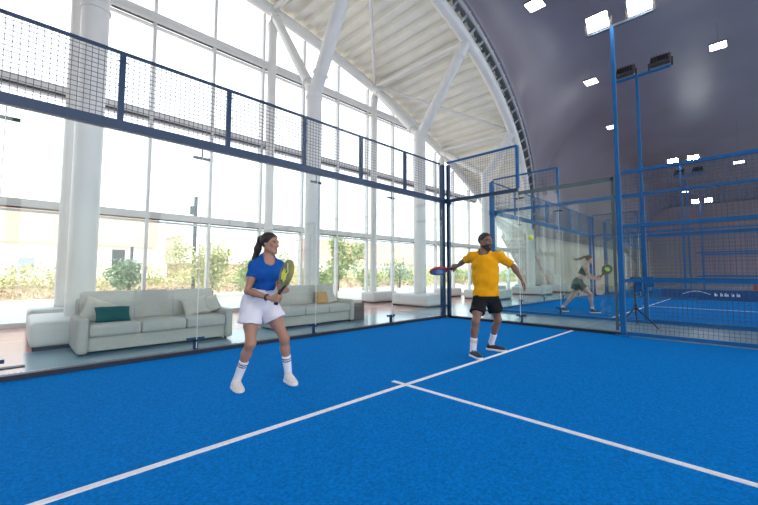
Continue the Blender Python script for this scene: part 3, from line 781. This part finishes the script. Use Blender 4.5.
class Fig: pass
def figure(J, facing, gaze, head_up, W):
    """skeleton J -> callable pieces; W holds the widths"""
    F = Fig(); g = {k: V3(*v) for k, v in J.items()}; F.g = g
    sx = unit(g['shL']-g['shR']); F.sx = sx
    upv = unit(g['neck']-g['pelvis']); fwd = unit(np.cross(upv, -sx)); fwd = fwd if fwd@V3(*facing) > 0 else -fwd
    F.up, F.fwd = upv, fwd; B = np.stack([sx, fwd, np.cross(sx, fwd)]); F.B = B
    k = W
    chest = g['neck']*.62+g['pelvis']*.38+fwd*.0; waist = g['neck']*.33+g['pelvis']*.67
    hx = unit(g['hipL']-g['hipR']); Bh = np.stack([hx, unit(np.cross(upv, hx)), upv])
    F.torso = [el(chest-upv*.01, (k['chest'], k['depth'], .19), B), (el(chest+upv*.09, (k['chest']*.92, k['depth']*.82, .11), B), .05),
               (rc(waist-sx*k['waist']*.32, waist+sx*k['waist']*.32, k['waist']*.72, k['waist']*.72), .08),
               (el(g['pelvis'], (k['hip'], k['hip']*.74, .13), Bh), .07),
               (rc(g['shR']+upv*.0, g['shL'], k['sh'], k['sh']), .06), (rc(g['neck']-upv*.09, g['neck']+upv*.02, .075, .055), .06)]
    if k.get('bust'):
        for sg in (-1, 1): F.torso.append((el(chest+sx*sg*.068+fwd*(k['depth']-.018)+upv*.015, (.062, .055, .062), B), .035))
    hc = g['headc']; f_ = unit(gaze); u_ = V3(*head_up); u_ = unit(u_-f_*(u_@f_)); s_ = np.cross(f_, u_)
    F.hf, F.hu, F.hs, F.hc = f_, u_, s_, hc; Bq = np.stack([s_, f_, u_]); q = k.get('head', 1.)
    F.q = q
    at = lambda s0, f0, u0: hc+(s_*s0+f_*f0+u_*u0)*q
    F.at = at
    R3 = lambda *r: tuple(x*q for x in r)
    F.skull = el(at(0, -.012, .034), R3(.074, .095, .084), Bq)
    F.jawf = U([el(at(0, .028, -.035), R3(.058, .060, .078), Bq), (rc(at(-.045, .0, -.05), at(-.014, .062, -.096), .022*q, .018*q), .03), (rc(at(.045, .0, -.05), at(.014, .062, -.096), .022*q, .018*q), .03)], .03)
    F.head = [(F.skull, .03), (F.jawf, .035), (el(at(0, .070, -.098), R3(.020, .017, .016), Bq), .02),
              (rc(at(0, .084, .018), at(0, .104, -.026), .009*q, .0125*q), .014), (rc(at(-.012, .086, -.028), at(.012, .086, -.028), .010*q, .010*q), .010),
              (rc(at(-.036, .074, .026), at(.036, .074, .026), .013*q, .013*q), .018),
              (el(at(0, .081, -.056), R3(.022, .011, .0055), Bq), .006), (el(at(0, .081, -.066), R3(.019, .011, .006), Bq), .006),
              (el(at(-.074, -.012, -.004), R3(.010, .020, .031), Bq), .008), (el(at(.074, -.012, -.004), R3(.010, .020, .031), Bq), .008),
              (el(at(-.042, .062, -.012), R3(.020, .016, .018), Bq), .02), (el(at(.042, .062, -.012), R3(.020, .016, .018), Bq), .02)]
    nb = g['neck']-upv*.02
    F.neck = [(rc(nb, at(0, -.02, -.05), k['nk'], k['nk']*.94), .035)]
    F.legs = []; F.arms = []
    for s0 in 'RL':
        h, kn, an = g['hip'+s0], g['kn'+s0], g['an'+s0]; T = k['th']
        F.legs += [(rc(h, h*.45+kn*.55, T, T*.82), .05), (rc(h*.45+kn*.55, kn, T*.82, T*.60), .04)]
        bk = -unit(np.cross(np.cross(an-kn, V3(*k['kdir'+s0])), an-kn))*0
        cv = kn*.68+an*.32-V3(*k['kdir'+s0])*.016
        F.legs += [(rc(kn, cv, T*.57, T*.60), .04), (rc(cv, kn*.2+an*.8, T*.60, T*.40), .03), (rc(kn*.2+an*.8, an, T*.40, T*.39), .03),
                   (rc(an, (g['heel'+s0]*.72+an*.28)*V3(1, 1, 0)+V3(0, 0, .045), T*.38, .024), .02), (rc((g['heel'+s0]*.72+g['toe'+s0]*.28)+V3(0, 0, .042), (g['heel'+s0]*.35+g['toe'+s0]*.65)+V3(0, 0, .036), .024, .016), .02)]
        sh, eb, wr = g['sh'+s0], g['el'+s0], g['wr'+s0]; A = k['arm']
        mid = sh*.5+eb*.5
        F.arms += [(rc(sh, mid, A*1.16, A*1.05), .04), (rc(mid, eb, A*1.05, A*.82), .03), (rc(eb, eb*.7+wr*.3, A*.84, A*.86), .03), (rc(eb*.7+wr*.3, wr, A*.86, A*.56), .03)]
    return F
def face_mats(F, man=False):
    def mf(C):
        q = (C-F.hc)/F.q; s0, f0, u0 = q@F.hs, q@F.hf, q@F.hu
        r = np.zeros(len(C), int)
        front = f0 > .05
        a = np.abs(s0)
        r[front & (((a-.031)/.0135)**2+((u0-.006)/.0055)**2 < 1)] = 2
        r[front & (a > .014) & (a < .054) & (np.abs(u0-.028+.16*np.abs(a-.03)) < .0034)] = 2
        r[(f0 > .07) & (a < .021) & (u0 < -.050) & (u0 > -.071)] = 1
        return r
    return mf
def shoe(t, heel, toe, an, m_, sole, h=.006, name='shoe'):
    heel = V3(*heel); toe = V3(*toe); heel[2] = toe[2] = 0
    d = unit(toe-heel); sd = V3(-d[1], d[0], 0); B = np.stack([sd, d, V3(0, 0, 1)]); L = np.linalg.norm(toe-heel)
    H = heel+d*.035; T = toe-d*.05; anl = V3(an[0], an[1], .11)
    foot = U([rc(H+V3(0, 0, .040), heel*.5+toe*.5+V3(0, 0, .036), .036, .036), (el(T+V3(0, 0, .030), (.042, .070, .032), B), .045), (rc(H+V3(0, 0, .05)+d*.010, anl*.6+(H+V3(0, 0, .08))*.4, .037, .040), .035), (rc(H+d*.06+V3(0, 0, .060), T+V3(0, 0, .036), .031, .020), .035)], .035)
    lo = np.minimum(heel, toe)-.1; hi = np.maximum(heel, toe)+.1
    sh = sdf_mesh(name, cut(foot, half((0, 0, .020), (0, 0, -1)), half((0, 0, .118), (0, 0, 1))), (lo[0], lo[1], -.01), (hi[0], hi[1], .16), h, [m_], t)
    plan = lambda P: foot(np.stack([P[:, 0], P[:, 1], np.full(len(P), .035)], 1))-.006
    sdf_mesh('sole', cut(plan, half((0, 0, .002), (0, 0, -1)), half((0, 0, .030), (0, 0, 1))), (lo[0], lo[1], -.012), (hi[0], hi[1], .05), h, [sole], sh)
    lc = MB()
    for q in (.42, .52, .62):
        p = heel*(1-q)+toe*q; z = .100-.055*(q-.4)/.25
        lc.tube([p-sd*.028+V3(0, 0, z-.010), p+V3(0, 0, z), p+sd*.028+V3(0, 0, z-.010)], .0045, 6)
    lc.build('laces', 'solew' if m_ == 'shoeb' else 'solek', sh)
    return sh
def sock(t, kn, an, frac, r0, r1, stripes, h=.006):
    kn = V3(*kn); an = V3(*an); top = an+(kn-an)*frac; ax = unit(kn-an)
    f = cut(rc(an-ax*.06, top+ax*.05, r0, r1), half(top, ax), half(an-ax*.05, -ax))
    lo = np.minimum(an, top)-.1; hi = np.maximum(an, top)+.1
    def mf(C):
        u = (top-C)@ax; r = np.zeros(len(C), int)
        for a, b, i in stripes: r[(u > a) & (u < b)] = i
        return r
    return sdf_mesh('sock', f, lo, hi, h, ['sock', 'stripe', 'stripeo'], t, mf)
def racket(label, grip_end, head_c, nrm, base, mats, loc, mark='zig'):
    """padel racket: rim, perforated face, throat, wrapped grip; local coordinates of frame `base`"""
    rim, face, mk, gripm = mats
    g = V3(*grip_end); c = V3(*head_c); a = unit(c-g); n = V3(*nrm); n = unit(n-a*(n@a)); s_ = np.cross(a, n)
    T = base['M']
    wp = lambda P: (np.asarray(P)@T[0].T)+T[1]
    t = thing('padel_racket', label, 'racket', tuple(wp(g[None])[0]), group='padel rackets')
    Rr = .125; Ra = .135
    def loop(k, r=1.0, zz=0.): return [c+s_*math.cos(x)*Rr*r+a*math.sin(x)*Ra*r+n*zz for x in np.linspace(0, 2*math.pi, k, endpoint=False)]
    def tobuild(mb, nm, m_, par):
        mb.v = [wp(v) for v in mb.v]; return mb.build(nm, m_, par)
    # flat-sided rim swept with a rectangular section
    mb = MB(); K = 48; vs = []; fs = []
    for x in np.linspace(0, 2*math.pi, K, endpoint=False):
        e = s_*math.cos(x)*Rr+a*math.sin(x)*Ra; eu = unit(e)
        for r_, z_ in ((0, -.015), (.012, -.019), (.017, -.010), (.017, .010), (.012, .019), (0, .015), (-.014, .019), (-.014, -.019)): vs.append(c+e+eu*(r_-.010)+n*z_)
    for i in range(K):
        for j in range(8): fs.append((i*8+j, i*8+(j+1) % 8, ((i+1) % K)*8+(j+1) % 8, ((i+1) % K)*8+j))
    mb.add(vs, fs); tobuild(mb, 'rim', rim, t)
    mb = MB(); A = loop(40, .93, .0165); Bq = loop(40, .93, -.0165)
    mb.add(A+Bq+[c+n*.0165, c-n*.0165], [(i, (i+1) % 40, 80) for i in range(40)]+[(40+(i+1) % 40, 40+i, 81) for i in range(40)]+[(i, 40+i, 40+(i+1) % 40, (i+1) % 40) for i in range(40)])
    fo = tobuild(mb, 'face', face, t)
    mb = MB()
    for sg in (-1, 1):
        for i in range(-3, 4):
            for j in range(-3, 4):
                if i*i+j*j < 11: p = c+s_*i*.027+a*j*.027+n*sg*.0166; mb.tube([p, p+n*sg*.0012], .0055, 8)
    tobuild(mb, 'hole', 'black', fo)
    mb = MB()
    def poly(pts):
        for sg in (-1, 1):
            P0 = [c+s_*x*sg+a*y+n*sg*.0172 for x, y in pts]; P1 = [q+n*sg*.0018 for q in P0]; k = len(pts)
            mb.add(P0+P1, [tuple(range(k)), tuple(range(k, 2*k))[::-1]]+[(i, (i+1) % k, k+(i+1) % k, k+i) for i in range(k)])
    if mark == 'zig':
        poly([(-.085, -.02), (-.045, .055), (-.03, .005), (.0, .05), (.012, .0), (.06, .02), (.075, -.045), (.04, -.085), (-.01, -.06), (-.03, -.075)])
        poly([(-.02, .095), (.0, .105), (.085, .03), (.08, .01)])
    elif mark == 'blot': poly([(-.05, -.05), (-.075, .02), (-.03, .035), (-.01, .07), (.04, .045), (.08, .05), (.065, -.03), (.02, -.06)])
    else: poly([(-.09, -.03), (-.07, .045), (-.035, .01), (.0, .06), (.03, .01), (.07, .045), (.09, -.03), (.04, -.07), (-.04, -.07)])
    tobuild(mb, 'print', mk, fo)
    mb = MB()
    for sg in (-1, 1): mb.tube([c+s_*sg*.085-a*.098, c+s_*sg*.04-a*.145, c+s_*sg*.012-a*.185], [.014, .014, .014], 8)
    mb.tube([c-a*.15, c-a*.20], .017, 10); tobuild(mb, 'throat', rim if mark != 'zig' else 'rblack', t)
    mb = MB(); pts = [g+a*x for x in np.linspace(0, np.linalg.norm(c-g)-.18, 14)]
    mb.tube(pts, [.0185 if i % 2 else .0165 for i in range(14)], 12); mb.tube([g-a*.012, g+a*.006], .021, 12); tobuild(mb, 'grip', gripm, t)
    return t
def frame(loc, rz, sc=1.):
    c, s_ = math.cos(rz), math.sin(rz)
    return dict(M=(np.array([[c, -s_, 0], [s_, c, 0], [0, 0, 1]])*sc, V3(*loc)))

RZ = -YAW
# ---------------------------------------------------------------- woman in blue
loc = (-6.025, -2.086, TU); SC = .967
t = thing('person', 'woman in blue top and white shorts holding a racket upright, ready stance', 'person', loc, RZ, local=True); t.scale = (SC,)*3
J = dict(headc=(.030, -.01, 1.497), neck=(.000, .0, 1.335), shR=(-.108, -.085, 1.262), shL=(.102, .085, 1.268), elR=(-.138, -.17, 1.000), wrR=(.125, -.27, .935), elL=(.125, .06, 1.045), wrL=(.235, -.235, .985),
         pelvis=(-.088, .03, .885), hipR=(-.150, -.03, .845), hipL=(-.020, .085, .855), knR=(-.091, -.18, .470), anR=(-.240, -.10, .118), heelR=(-.292, -.065, 0), toeR=(-.155, -.235, 0), knL=(.190, .03, .490), anL=(.208, .13, .112), heelL=(.185, .165, 0), toeL=(.320, -.005, 0))
Wd = dict(chest=.128, depth=.090, waist=.102, hip=.150, sh=.038, nk=.041, th=.080, arm=.0365, bust=True, head=.94, kdirR=(.5, -.8, 0), kdirL=(.6, -.7, 0))
F = figure(J, (.55, -.8, 0), (.965, -.26, -.02), (.05, 0, 1), Wd)
g0 = V3(.200, -.315, .885); hcn = V3(.300, -.325, 1.178); ax = unit(hcn-g0)
hR = hand(g0+ax*.055+V3(-.062, -.010, -.005), (.75, -.30, .05), ax, (.3, .85, 0), (70, 75, 60), .95)
hL = hand(g0+ax*.125+V3(.052, .060, .01), (-.45, -.85, .1), ax, (-.8, .45, 0), (70, 75, 60), .95)
F.arms[3] = (rc(F.g['elR']*.7+F.g['wrR']*.3, g0+ax*.055+V3(-.062, -.010, -.005), .034, .023), .03)
F.arms[7] = (rc(F.g['elL']*.7+F.g['wrL']*.3, g0+ax*.125+V3(.052, .060, .01), .034, .023), .03)
body = U(F.torso+F.neck+F.head+F.legs+F.arms+hR+hL)
sdf_mesh('body', body, (-.50, -.52, -.01), (.50, .40, 1.70), .0046, ['skin_w', 'lip', 'eye'], t, face_mats(F))
g = F.g
tee = U([(infl(f[0] if isinstance(f, tuple) else f, .012), f[1] if isinstance(f, tuple) else .03) for f in F.torso[:3]+F.torso[4:]] +
        [(rc(g['sh'+s], g['sh'+s]*.50+g['el'+s]*.50, .050, .052), .04) for s in 'RL'], .04)
tee = wrinkle(tee, .0022, 38)
cuts = [half(g['pelvis']*.70+g['neck']*.30, -F.up)]
tee = cut(tee, *cuts)
for s in 'RL':
    e = g['sh'+s]*.52+g['el'+s]*.48; ad = unit(g['el'+s]-g['sh'+s])
    tee = minus(tee, cut(rc(e, g['el'+s]+ad*.05, .060, .060), half(e, -ad)))
tee = minus(tee, rc(g['neck']+F.fwd*.040-F.up*.020, F.at(0, 0, -.06), .070, .066))
sdf_mesh('shirt', tee, (-.42, -.42, .85), (.42, .36, 1.45), .0048, ['bluetee'], t)
pel = F.torso[3][0]
sh_ = [(infl(pel, .022), .04), (infl(F.torso[2][0], .014), .05)]
hemR = g['hipR']*.50+g['knR']*.50; hemL = g['hipL']*.52+g['knL']*.48
legc = lambda s, hem, ex, r0, r1: cut(rc(g['hip'+s], hem+unit(hem-g['hip'+s])*.05, r0, r1), half(hem, unit(hem-g['hip'+s])*.6+V3(0, 0, -.5)+V3(*ex)))
sh_ += [(legc('R', hemR+V3(-.012, 0, 0), (-.1, 0, 0), .108, .122), .03), (legc('L', hemL, (.25, 0, 0), .106, .118), .03)]
shorts = wrinkle(cut(U(sh_, .04), half(g['pelvis']*.62+g['neck']*.38, F.up)), .0035, 30, 1.)
sdf_mesh('shorts', shorts, (-.42, -.40, .55), (.32, .36, 1.16), .008, ['whitecl'], t)
for s in 'RL':
    sock(t, g['kn'+s], g['an'+s], .48, .039, .049, [(.022, .034, 1), (.046, .058, 1)])
    shoe(t, g['heel'+s], g['toe'+s], g['an'+s], 'shoew', 'solew')
hr = cut(infl(F.skull, .011), lambda P: ((P-F.at(0, .050, .060))@unit(F.hf*.80-F.hu*.62)))
hr = U([hr, (cut(el(F.at(0, -.035, .055), (.078, .080, .075)), half(F.at(0, .03, 0), F.hf)), .02)], .02)
hr = minus(hr, el(F.at(0, .085, -.035), (.082, .085, .085)))
hr = minus(hr, half(F.at(0, 0, -.045), F.hu) if False else rc(F.at(-.09, .02, -.015), F.at(.09, .02, -.015), .022, .022))
pony = U([rc(F.at(0, -.095, .070), F.at(0, -.130, .060), .022, .030), (rc(F.at(0, -.130, .060), F.at(0, -.160, -.06), .030, .038), .02), (rc(F.at(0, -.160, -.06), F.at(0, -.190, -.16), .038, .028), .02), (rc(F.at(0, -.190, -.16), F.at(0, -.235, -.225), .028, .006), .02)], .02)
sdf_mesh('hair', U([hr, (pony, .015)], .015), (-.32, -.20, 1.20), (.22, .28, 1.70), .0055, ['hair'], t)
mb = MB(); mb.tube([F.at(0, -.104, .056)+(F.hs*math.cos(x)+F.hu*math.sin(x))*.025 for x in np.linspace(0, 6.283, 14, endpoint=False)], .006, 8, closed=True); mb.build('hair_tie', 'black', t)
wv = unit(V3(.125, -.27, .93)-g['elR']); p = g['elR']*.18+(g0+ax*.055+V3(-.062, -.010, -.005))*.82; s1 = unit(np.cross(wv, V3(0, 0, 1))); s2 = np.cross(wv, s1)
mb = MB(); mb.tube([p+(s1*math.cos(x)+s2*math.sin(x))*.029 for x in np.linspace(0, 6.283, 16, endpoint=False)], .007, 8, closed=True); mb.build('wrist_band', 'black', t)
racket('grey and yellow padel racket held upright by the woman in blue', g0, hcn, (-.80, -.58, .10), frame(loc, RZ, SC), ('rrim', 'rgrey', 'ryel', 'black'), loc, 'zig')

# ---------------------------------------------------------------- man in amber
loc = (-3.147, -2.916, TU); SC = .975
t = thing('person', 'bearded man in amber t-shirt and black shorts with racket drawn back', 'person', loc, RZ, local=True); t.scale = (SC,)*3
J = dict(headc=(.045, -.02, 1.635), neck=(.030, .0, 1.475), shR=(-.128, .085, 1.420), shL=(.235, -.06, 1.418), elR=(-.225, .27, 1.355), wrR=(-.315, .42, 1.272), elL=(.420, -.13, 1.265), wrL=(.490, -.22, 1.100),
         pelvis=(.050, .01, .845), hipR=(-.050, -.03, .800), hipL=(.155, .045, .800), knR=(-.155, -.20, .490), anR=(-.190, -.17, .108), heelR=(-.205, -.115, 0), toeR=(-.135, -.375, 0), knL=(.238, .07, .480), anL=(.180, .25, .110), heelL=(.125, .30, 0), toeL=(.345, .125, 0))
Wd = dict(chest=.170, depth=.118, waist=.128, hip=.160, sh=.052, nk=.058, th=.084, arm=.044, head=1.08, kdirR=(.1, -1, 0), kdirL=(.4, -.9, 0))
F = figure(J, (.4, -.9, 0), (.58, -.81, -.08), (.05, 0, 1), Wd)
g = F.g
rg = V3(-.318, .40, 1.262); rcn = V3(-.590, .49, 1.205); ax = unit(rcn-rg)
w1 = g['wrR']
hR = hand(w1+V3(.015, -.03, .018), ax*.8+V3(0, .1, 0), V3(.1, -.6, -.7), V3(0, .6, -.6), (60, 75, 60), 1.05)
hL = hand(g['wrL'], (.42, -.15, -.85), (-.3, -.9, .1), (-.75, .25, -.4), (14, 18, 14), 1.05, thumb=(.75, .55, .25), spread=.10)
body = U(F.torso+F.neck+F.head+F.legs+F.arms+hR+hL)
sdf_mesh('body', body, (-.62, -.52, -.01), (.78, .62, 1.86), .005, ['skin_m', 'lip_m', 'eye'], t, face_mats(F, True))
chest = F.torso
tee = U([(infl(f[0] if isinstance(f, tuple) else f, .024), .06) for f in chest[:2]+chest[4:]] +
        [(infl(chest[2][0], .050), .10), (infl(chest[3][0], .042), .10)] + [(rc(g['sh'+s], g['sh'+s]*.18+g['el'+s]*.82, .066, .068), .05) for s in 'RL'], .06)
tee = wrinkle(tee, .006, 24, .5)
tee = cut(tee, half(g['pelvis']-V3(0, 0, .005), V3(0, 0, -1)))
for s, q in (('R', .72), ('L', .86)):
    e = g['sh'+s]*(1-q)+g['el'+s]*q; ad = unit(g['el'+s]-g['sh'+s])
    tee = minus(tee, cut(rc(e, e+ad*.3, .095, .095), half(e, -ad)))
tee = minus(tee, rc(g['neck']+F.fwd*.030-F.up*.012, F.at(0, 0, -.06), .080, .076))
sdf_mesh('shirt', tee, (-.50, -.40, .80), (.62, .45, 1.58), .0055, ['yellow'], t)
hemR = g['hipR']*.38+g['knR']*.62; hemL = g['hipL']*.38+g['knL']*.62
legc = lambda s, hem, r0, r1: cut(rc(g['hip'+s]-V3(0, 0, .015), hem+unit(hem-g['hip'+s])*.05, r0, r1), half(hem, unit(hem-g['hip'+s])))
shorts = wrinkle(cut(U([(infl(chest[3][0], .020), .04), (legc('R', hemR, .106, .107), .03), (legc('L', hemL, .106, .109), .03)], .04), half(g['pelvis']+V3(0, 0, .11), (0, 0, 1))), .004, 28)
sdf_mesh('shorts', shorts, (-.36, -.40, .48), (.46, .40, 1.05), .008, ['blackcl'], t)
for s in 'RL':
    sock(t, g['kn'+s], g['an'+s], .40, .043, .050, [(.03, .042, 2), (.054, .064, 2)] if s == 'R' else [])
    shoe(t, g['heel'+s], g['toe'+s], g['an'+s], 'shoeb', 'solew')
hr = cut(infl(F.skull, .011), lambda P: ((P-F.at(0, .045, .066))@unit(F.hf*.80-F.hu*.62)))
hr = minus(hr, el(F.at(0, .095, -.03), (.09, .09, .09))); hr = cut(hr, half(F.at(0, 0, -.045), -F.hu))
hr = minus(hr, rc(F.at(-.1, .0, -.012), F.at(.1, .0, -.012), .026, .026))
sdf_mesh('hair', hr, (-.15, -.25, 1.50), (.25, .22, 1.86), .0055, ['hairb'], t)
bd = cut(infl(F.jawf, .0045), half(F.at(0, .02, -.052), unit(F.hu*.9-F.hf*.25)))
bd = U([bd, (cut(el(F.at(0, .076, -.098), (.029, .025, .026)), half(F.at(0, 0, -.078), F.hu)), .015), (rc(F.at(-.026, .082, -.043), F.at(.026, .082, -.043), .0095, .0095), .004)], .01)
bd = minus(bd, el(F.at(0, .09, -.061), (.020, .020, .010), np.stack([F.hs, F.hf, F.hu])))
sdf_mesh('beard', bd, (-.15, -.25, 1.45), (.25, .22, 1.70), .0055, ['hairb'], t)
racket('red-rimmed padel racket with blue-white face drawn back by the man', rg, rcn, (.1, -.42, -.90), frame(loc, RZ, SC), ('rred', 'rblue', 'mark', 'black'), loc, 'fan')

# ---------------------------------------------------------------- woman on the next court
loc = (3.665, -2.07, TU); SC = 1.03
t = thing('person', 'ponytailed woman in dark green top and shorts lunging on the middle court', 'person', loc, RZ, local=True); t.scale = (SC,)*3
J = dict(headc=(.330, 0, 1.500), neck=(.230, .01, 1.310), shR=(.150, -.15, 1.245), shL=(.280, .14, 1.245), elR=(.200, -.20, .985), wrR=(.500, -.09, .925), elL=(.420, .17, 1.050), wrL=(.560, .05, .965),
         pelvis=(-.010, .02, .845), hipR=(-.010, -.075, .800), hipL=(-.035, .085, .800), knR=(.275, -.13, .500), anR=(.290, -.15, .110), heelR=(.225, -.16, 0), toeR=(.480, -.18, 0), knL=(-.120, .11, .430), anL=(-.400, .17, .115), heelL=(-.470, .185, 0), toeL=(-.225, .20, 0))
Wd = dict(chest=.135, depth=.092, waist=.100, hip=.145, sh=.042, nk=.044, th=.082, arm=.038, bust=True, head=.97, kdirR=(1, 0, 0), kdirL=(1, 0, -.3))
F = figure(J, (.9, -.2, 0), (.97, -.08, -.12), (.2, 0, 1), Wd); g = F.g
rg = V3(.575, -.03, .955); rcn = V3(.800, -.04, 1.215); ax = unit(rcn-rg)
hR = hand(g['wrR'], (.9, .2, .2), ax, (.2, .9, 0), (60, 75, 60), 1.); hL = hand(g['wrL']+V3(-.02, .0, .0), (.8, -.5, .2), ax, (-.3, -.8, 0), (60, 75, 60), 1.)
body = U(F.torso+F.neck+F.head+F.legs+F.arms+hR+hL)
sdf_mesh('body', body, (-.62, -.45, -.01), (.85, .45, 1.68), .0085, ['skin_v', 'lip', 'eye'], t, face_mats(F))
top = U([(infl(f[0] if isinstance(f, tuple) else f, .010), f[1] if isinstance(f, tuple) else .03) for f in F.torso[:3]+F.torso[6:]], .04)
top = cut(top, half(g['pelvis']*.565+g['neck']*.435, -F.up), half(g['neck']-F.up*.10, F.up))
sdf_mesh('crop_top', top, (-.3, -.35, .8), (.6, .35, 1.45), .008, ['greencl'], t)
strap = MB()
for sg in (-1, 1):
    c0 = g['neck']+F.sx*sg*.055
    strap.tube([c0-F.up*.11+F.fwd*.098, c0-F.up*.03+F.fwd*.066, c0+F.up*.012, c0-F.up*.05-F.fwd*.080, c0-F.up*.11-F.fwd*.090], .011, 8)
strap.build('strap', 'greencl', t)
pel = F.torso[3][0]; hemR = g['hipR']*.62+g['knR']*.38; hemL = g['hipL']*.58+g['knL']*.42
shorts = wrinkle(cut(U([(infl(pel, .020), .04), (legc('R', hemR, .108, .108), .03), (legc('L', hemL, .108, .108), .03)], .04), half(g['pelvis']*.62+g['neck']*.38, F.up)), .003, 30)
sdf_mesh('shorts', shorts, (-.36, -.36, .5), (.4, .36, 1.1), .008, ['greencl'], t)
for s in 'RL':
    sock(t, g['kn'+s], g['an'+s], .16, .039, .040, [])
    shoe(t, g['heel'+s], g['toe'+s], g['an'+s], 'shoeb', 'solew', h=.008)
hr = cut(infl(F.skull, .011), lambda P: ((P-F.at(0, .050, .060))@unit(F.hf*.80-F.hu*.62)))
hr = minus(hr, el(F.at(0, .085, -.035), (.085, .085, .085)))
pony = U([rc(F.at(0, -.09, .065), F.at(0, -.14, .055), .022, .030), (rc(F.at(0, -.14, .055), F.at(0, -.25, -.01), .030, .034), .02), (rc(F.at(0, -.25, -.01), F.at(0, -.36, -.05), .034, .030), .02), (rc(F.at(0, -.36, -.05), F.at(0, -.46, -.055), .03, .006), .02)], .02)
sdf_mesh('hair', U([hr, (pony, .015)], .015), (-.25, -.2, 1.25), (.5, .2, 1.70), .007, ['hairl'], t)
racket('black padel racket with green mark held by the woman in green', rg, rcn, (-.15, -1, .1), frame(loc, RZ, SC), ('rblack', 'rblack', 'rgreen', 'black'), loc, 'blot')

# ball in flight
bc = (-3.374, -3.733, 1.602)
mb = MB(); mb.ell(bc, (.0345, .0345, .0345), nu=28, nv=18); bo = mb.build('padel_ball', 'ball', off=bc); tag(bo, 'bright yellow-green ball in the air right of the man', 'ball')
mb = MB(); pts = []
for x in np.linspace(0, 2*math.pi, 60, endpoint=False):
    q = unit((math.cos(x)+.32*math.cos(3*x), math.sin(x)-.32*math.sin(3*x), .95*math.sin(2*x))); pts.append(V3(*bc)+q*.0342)
mb.tube(pts, .0016, 5, closed=True); mb.build('seam', 'seam', bo)
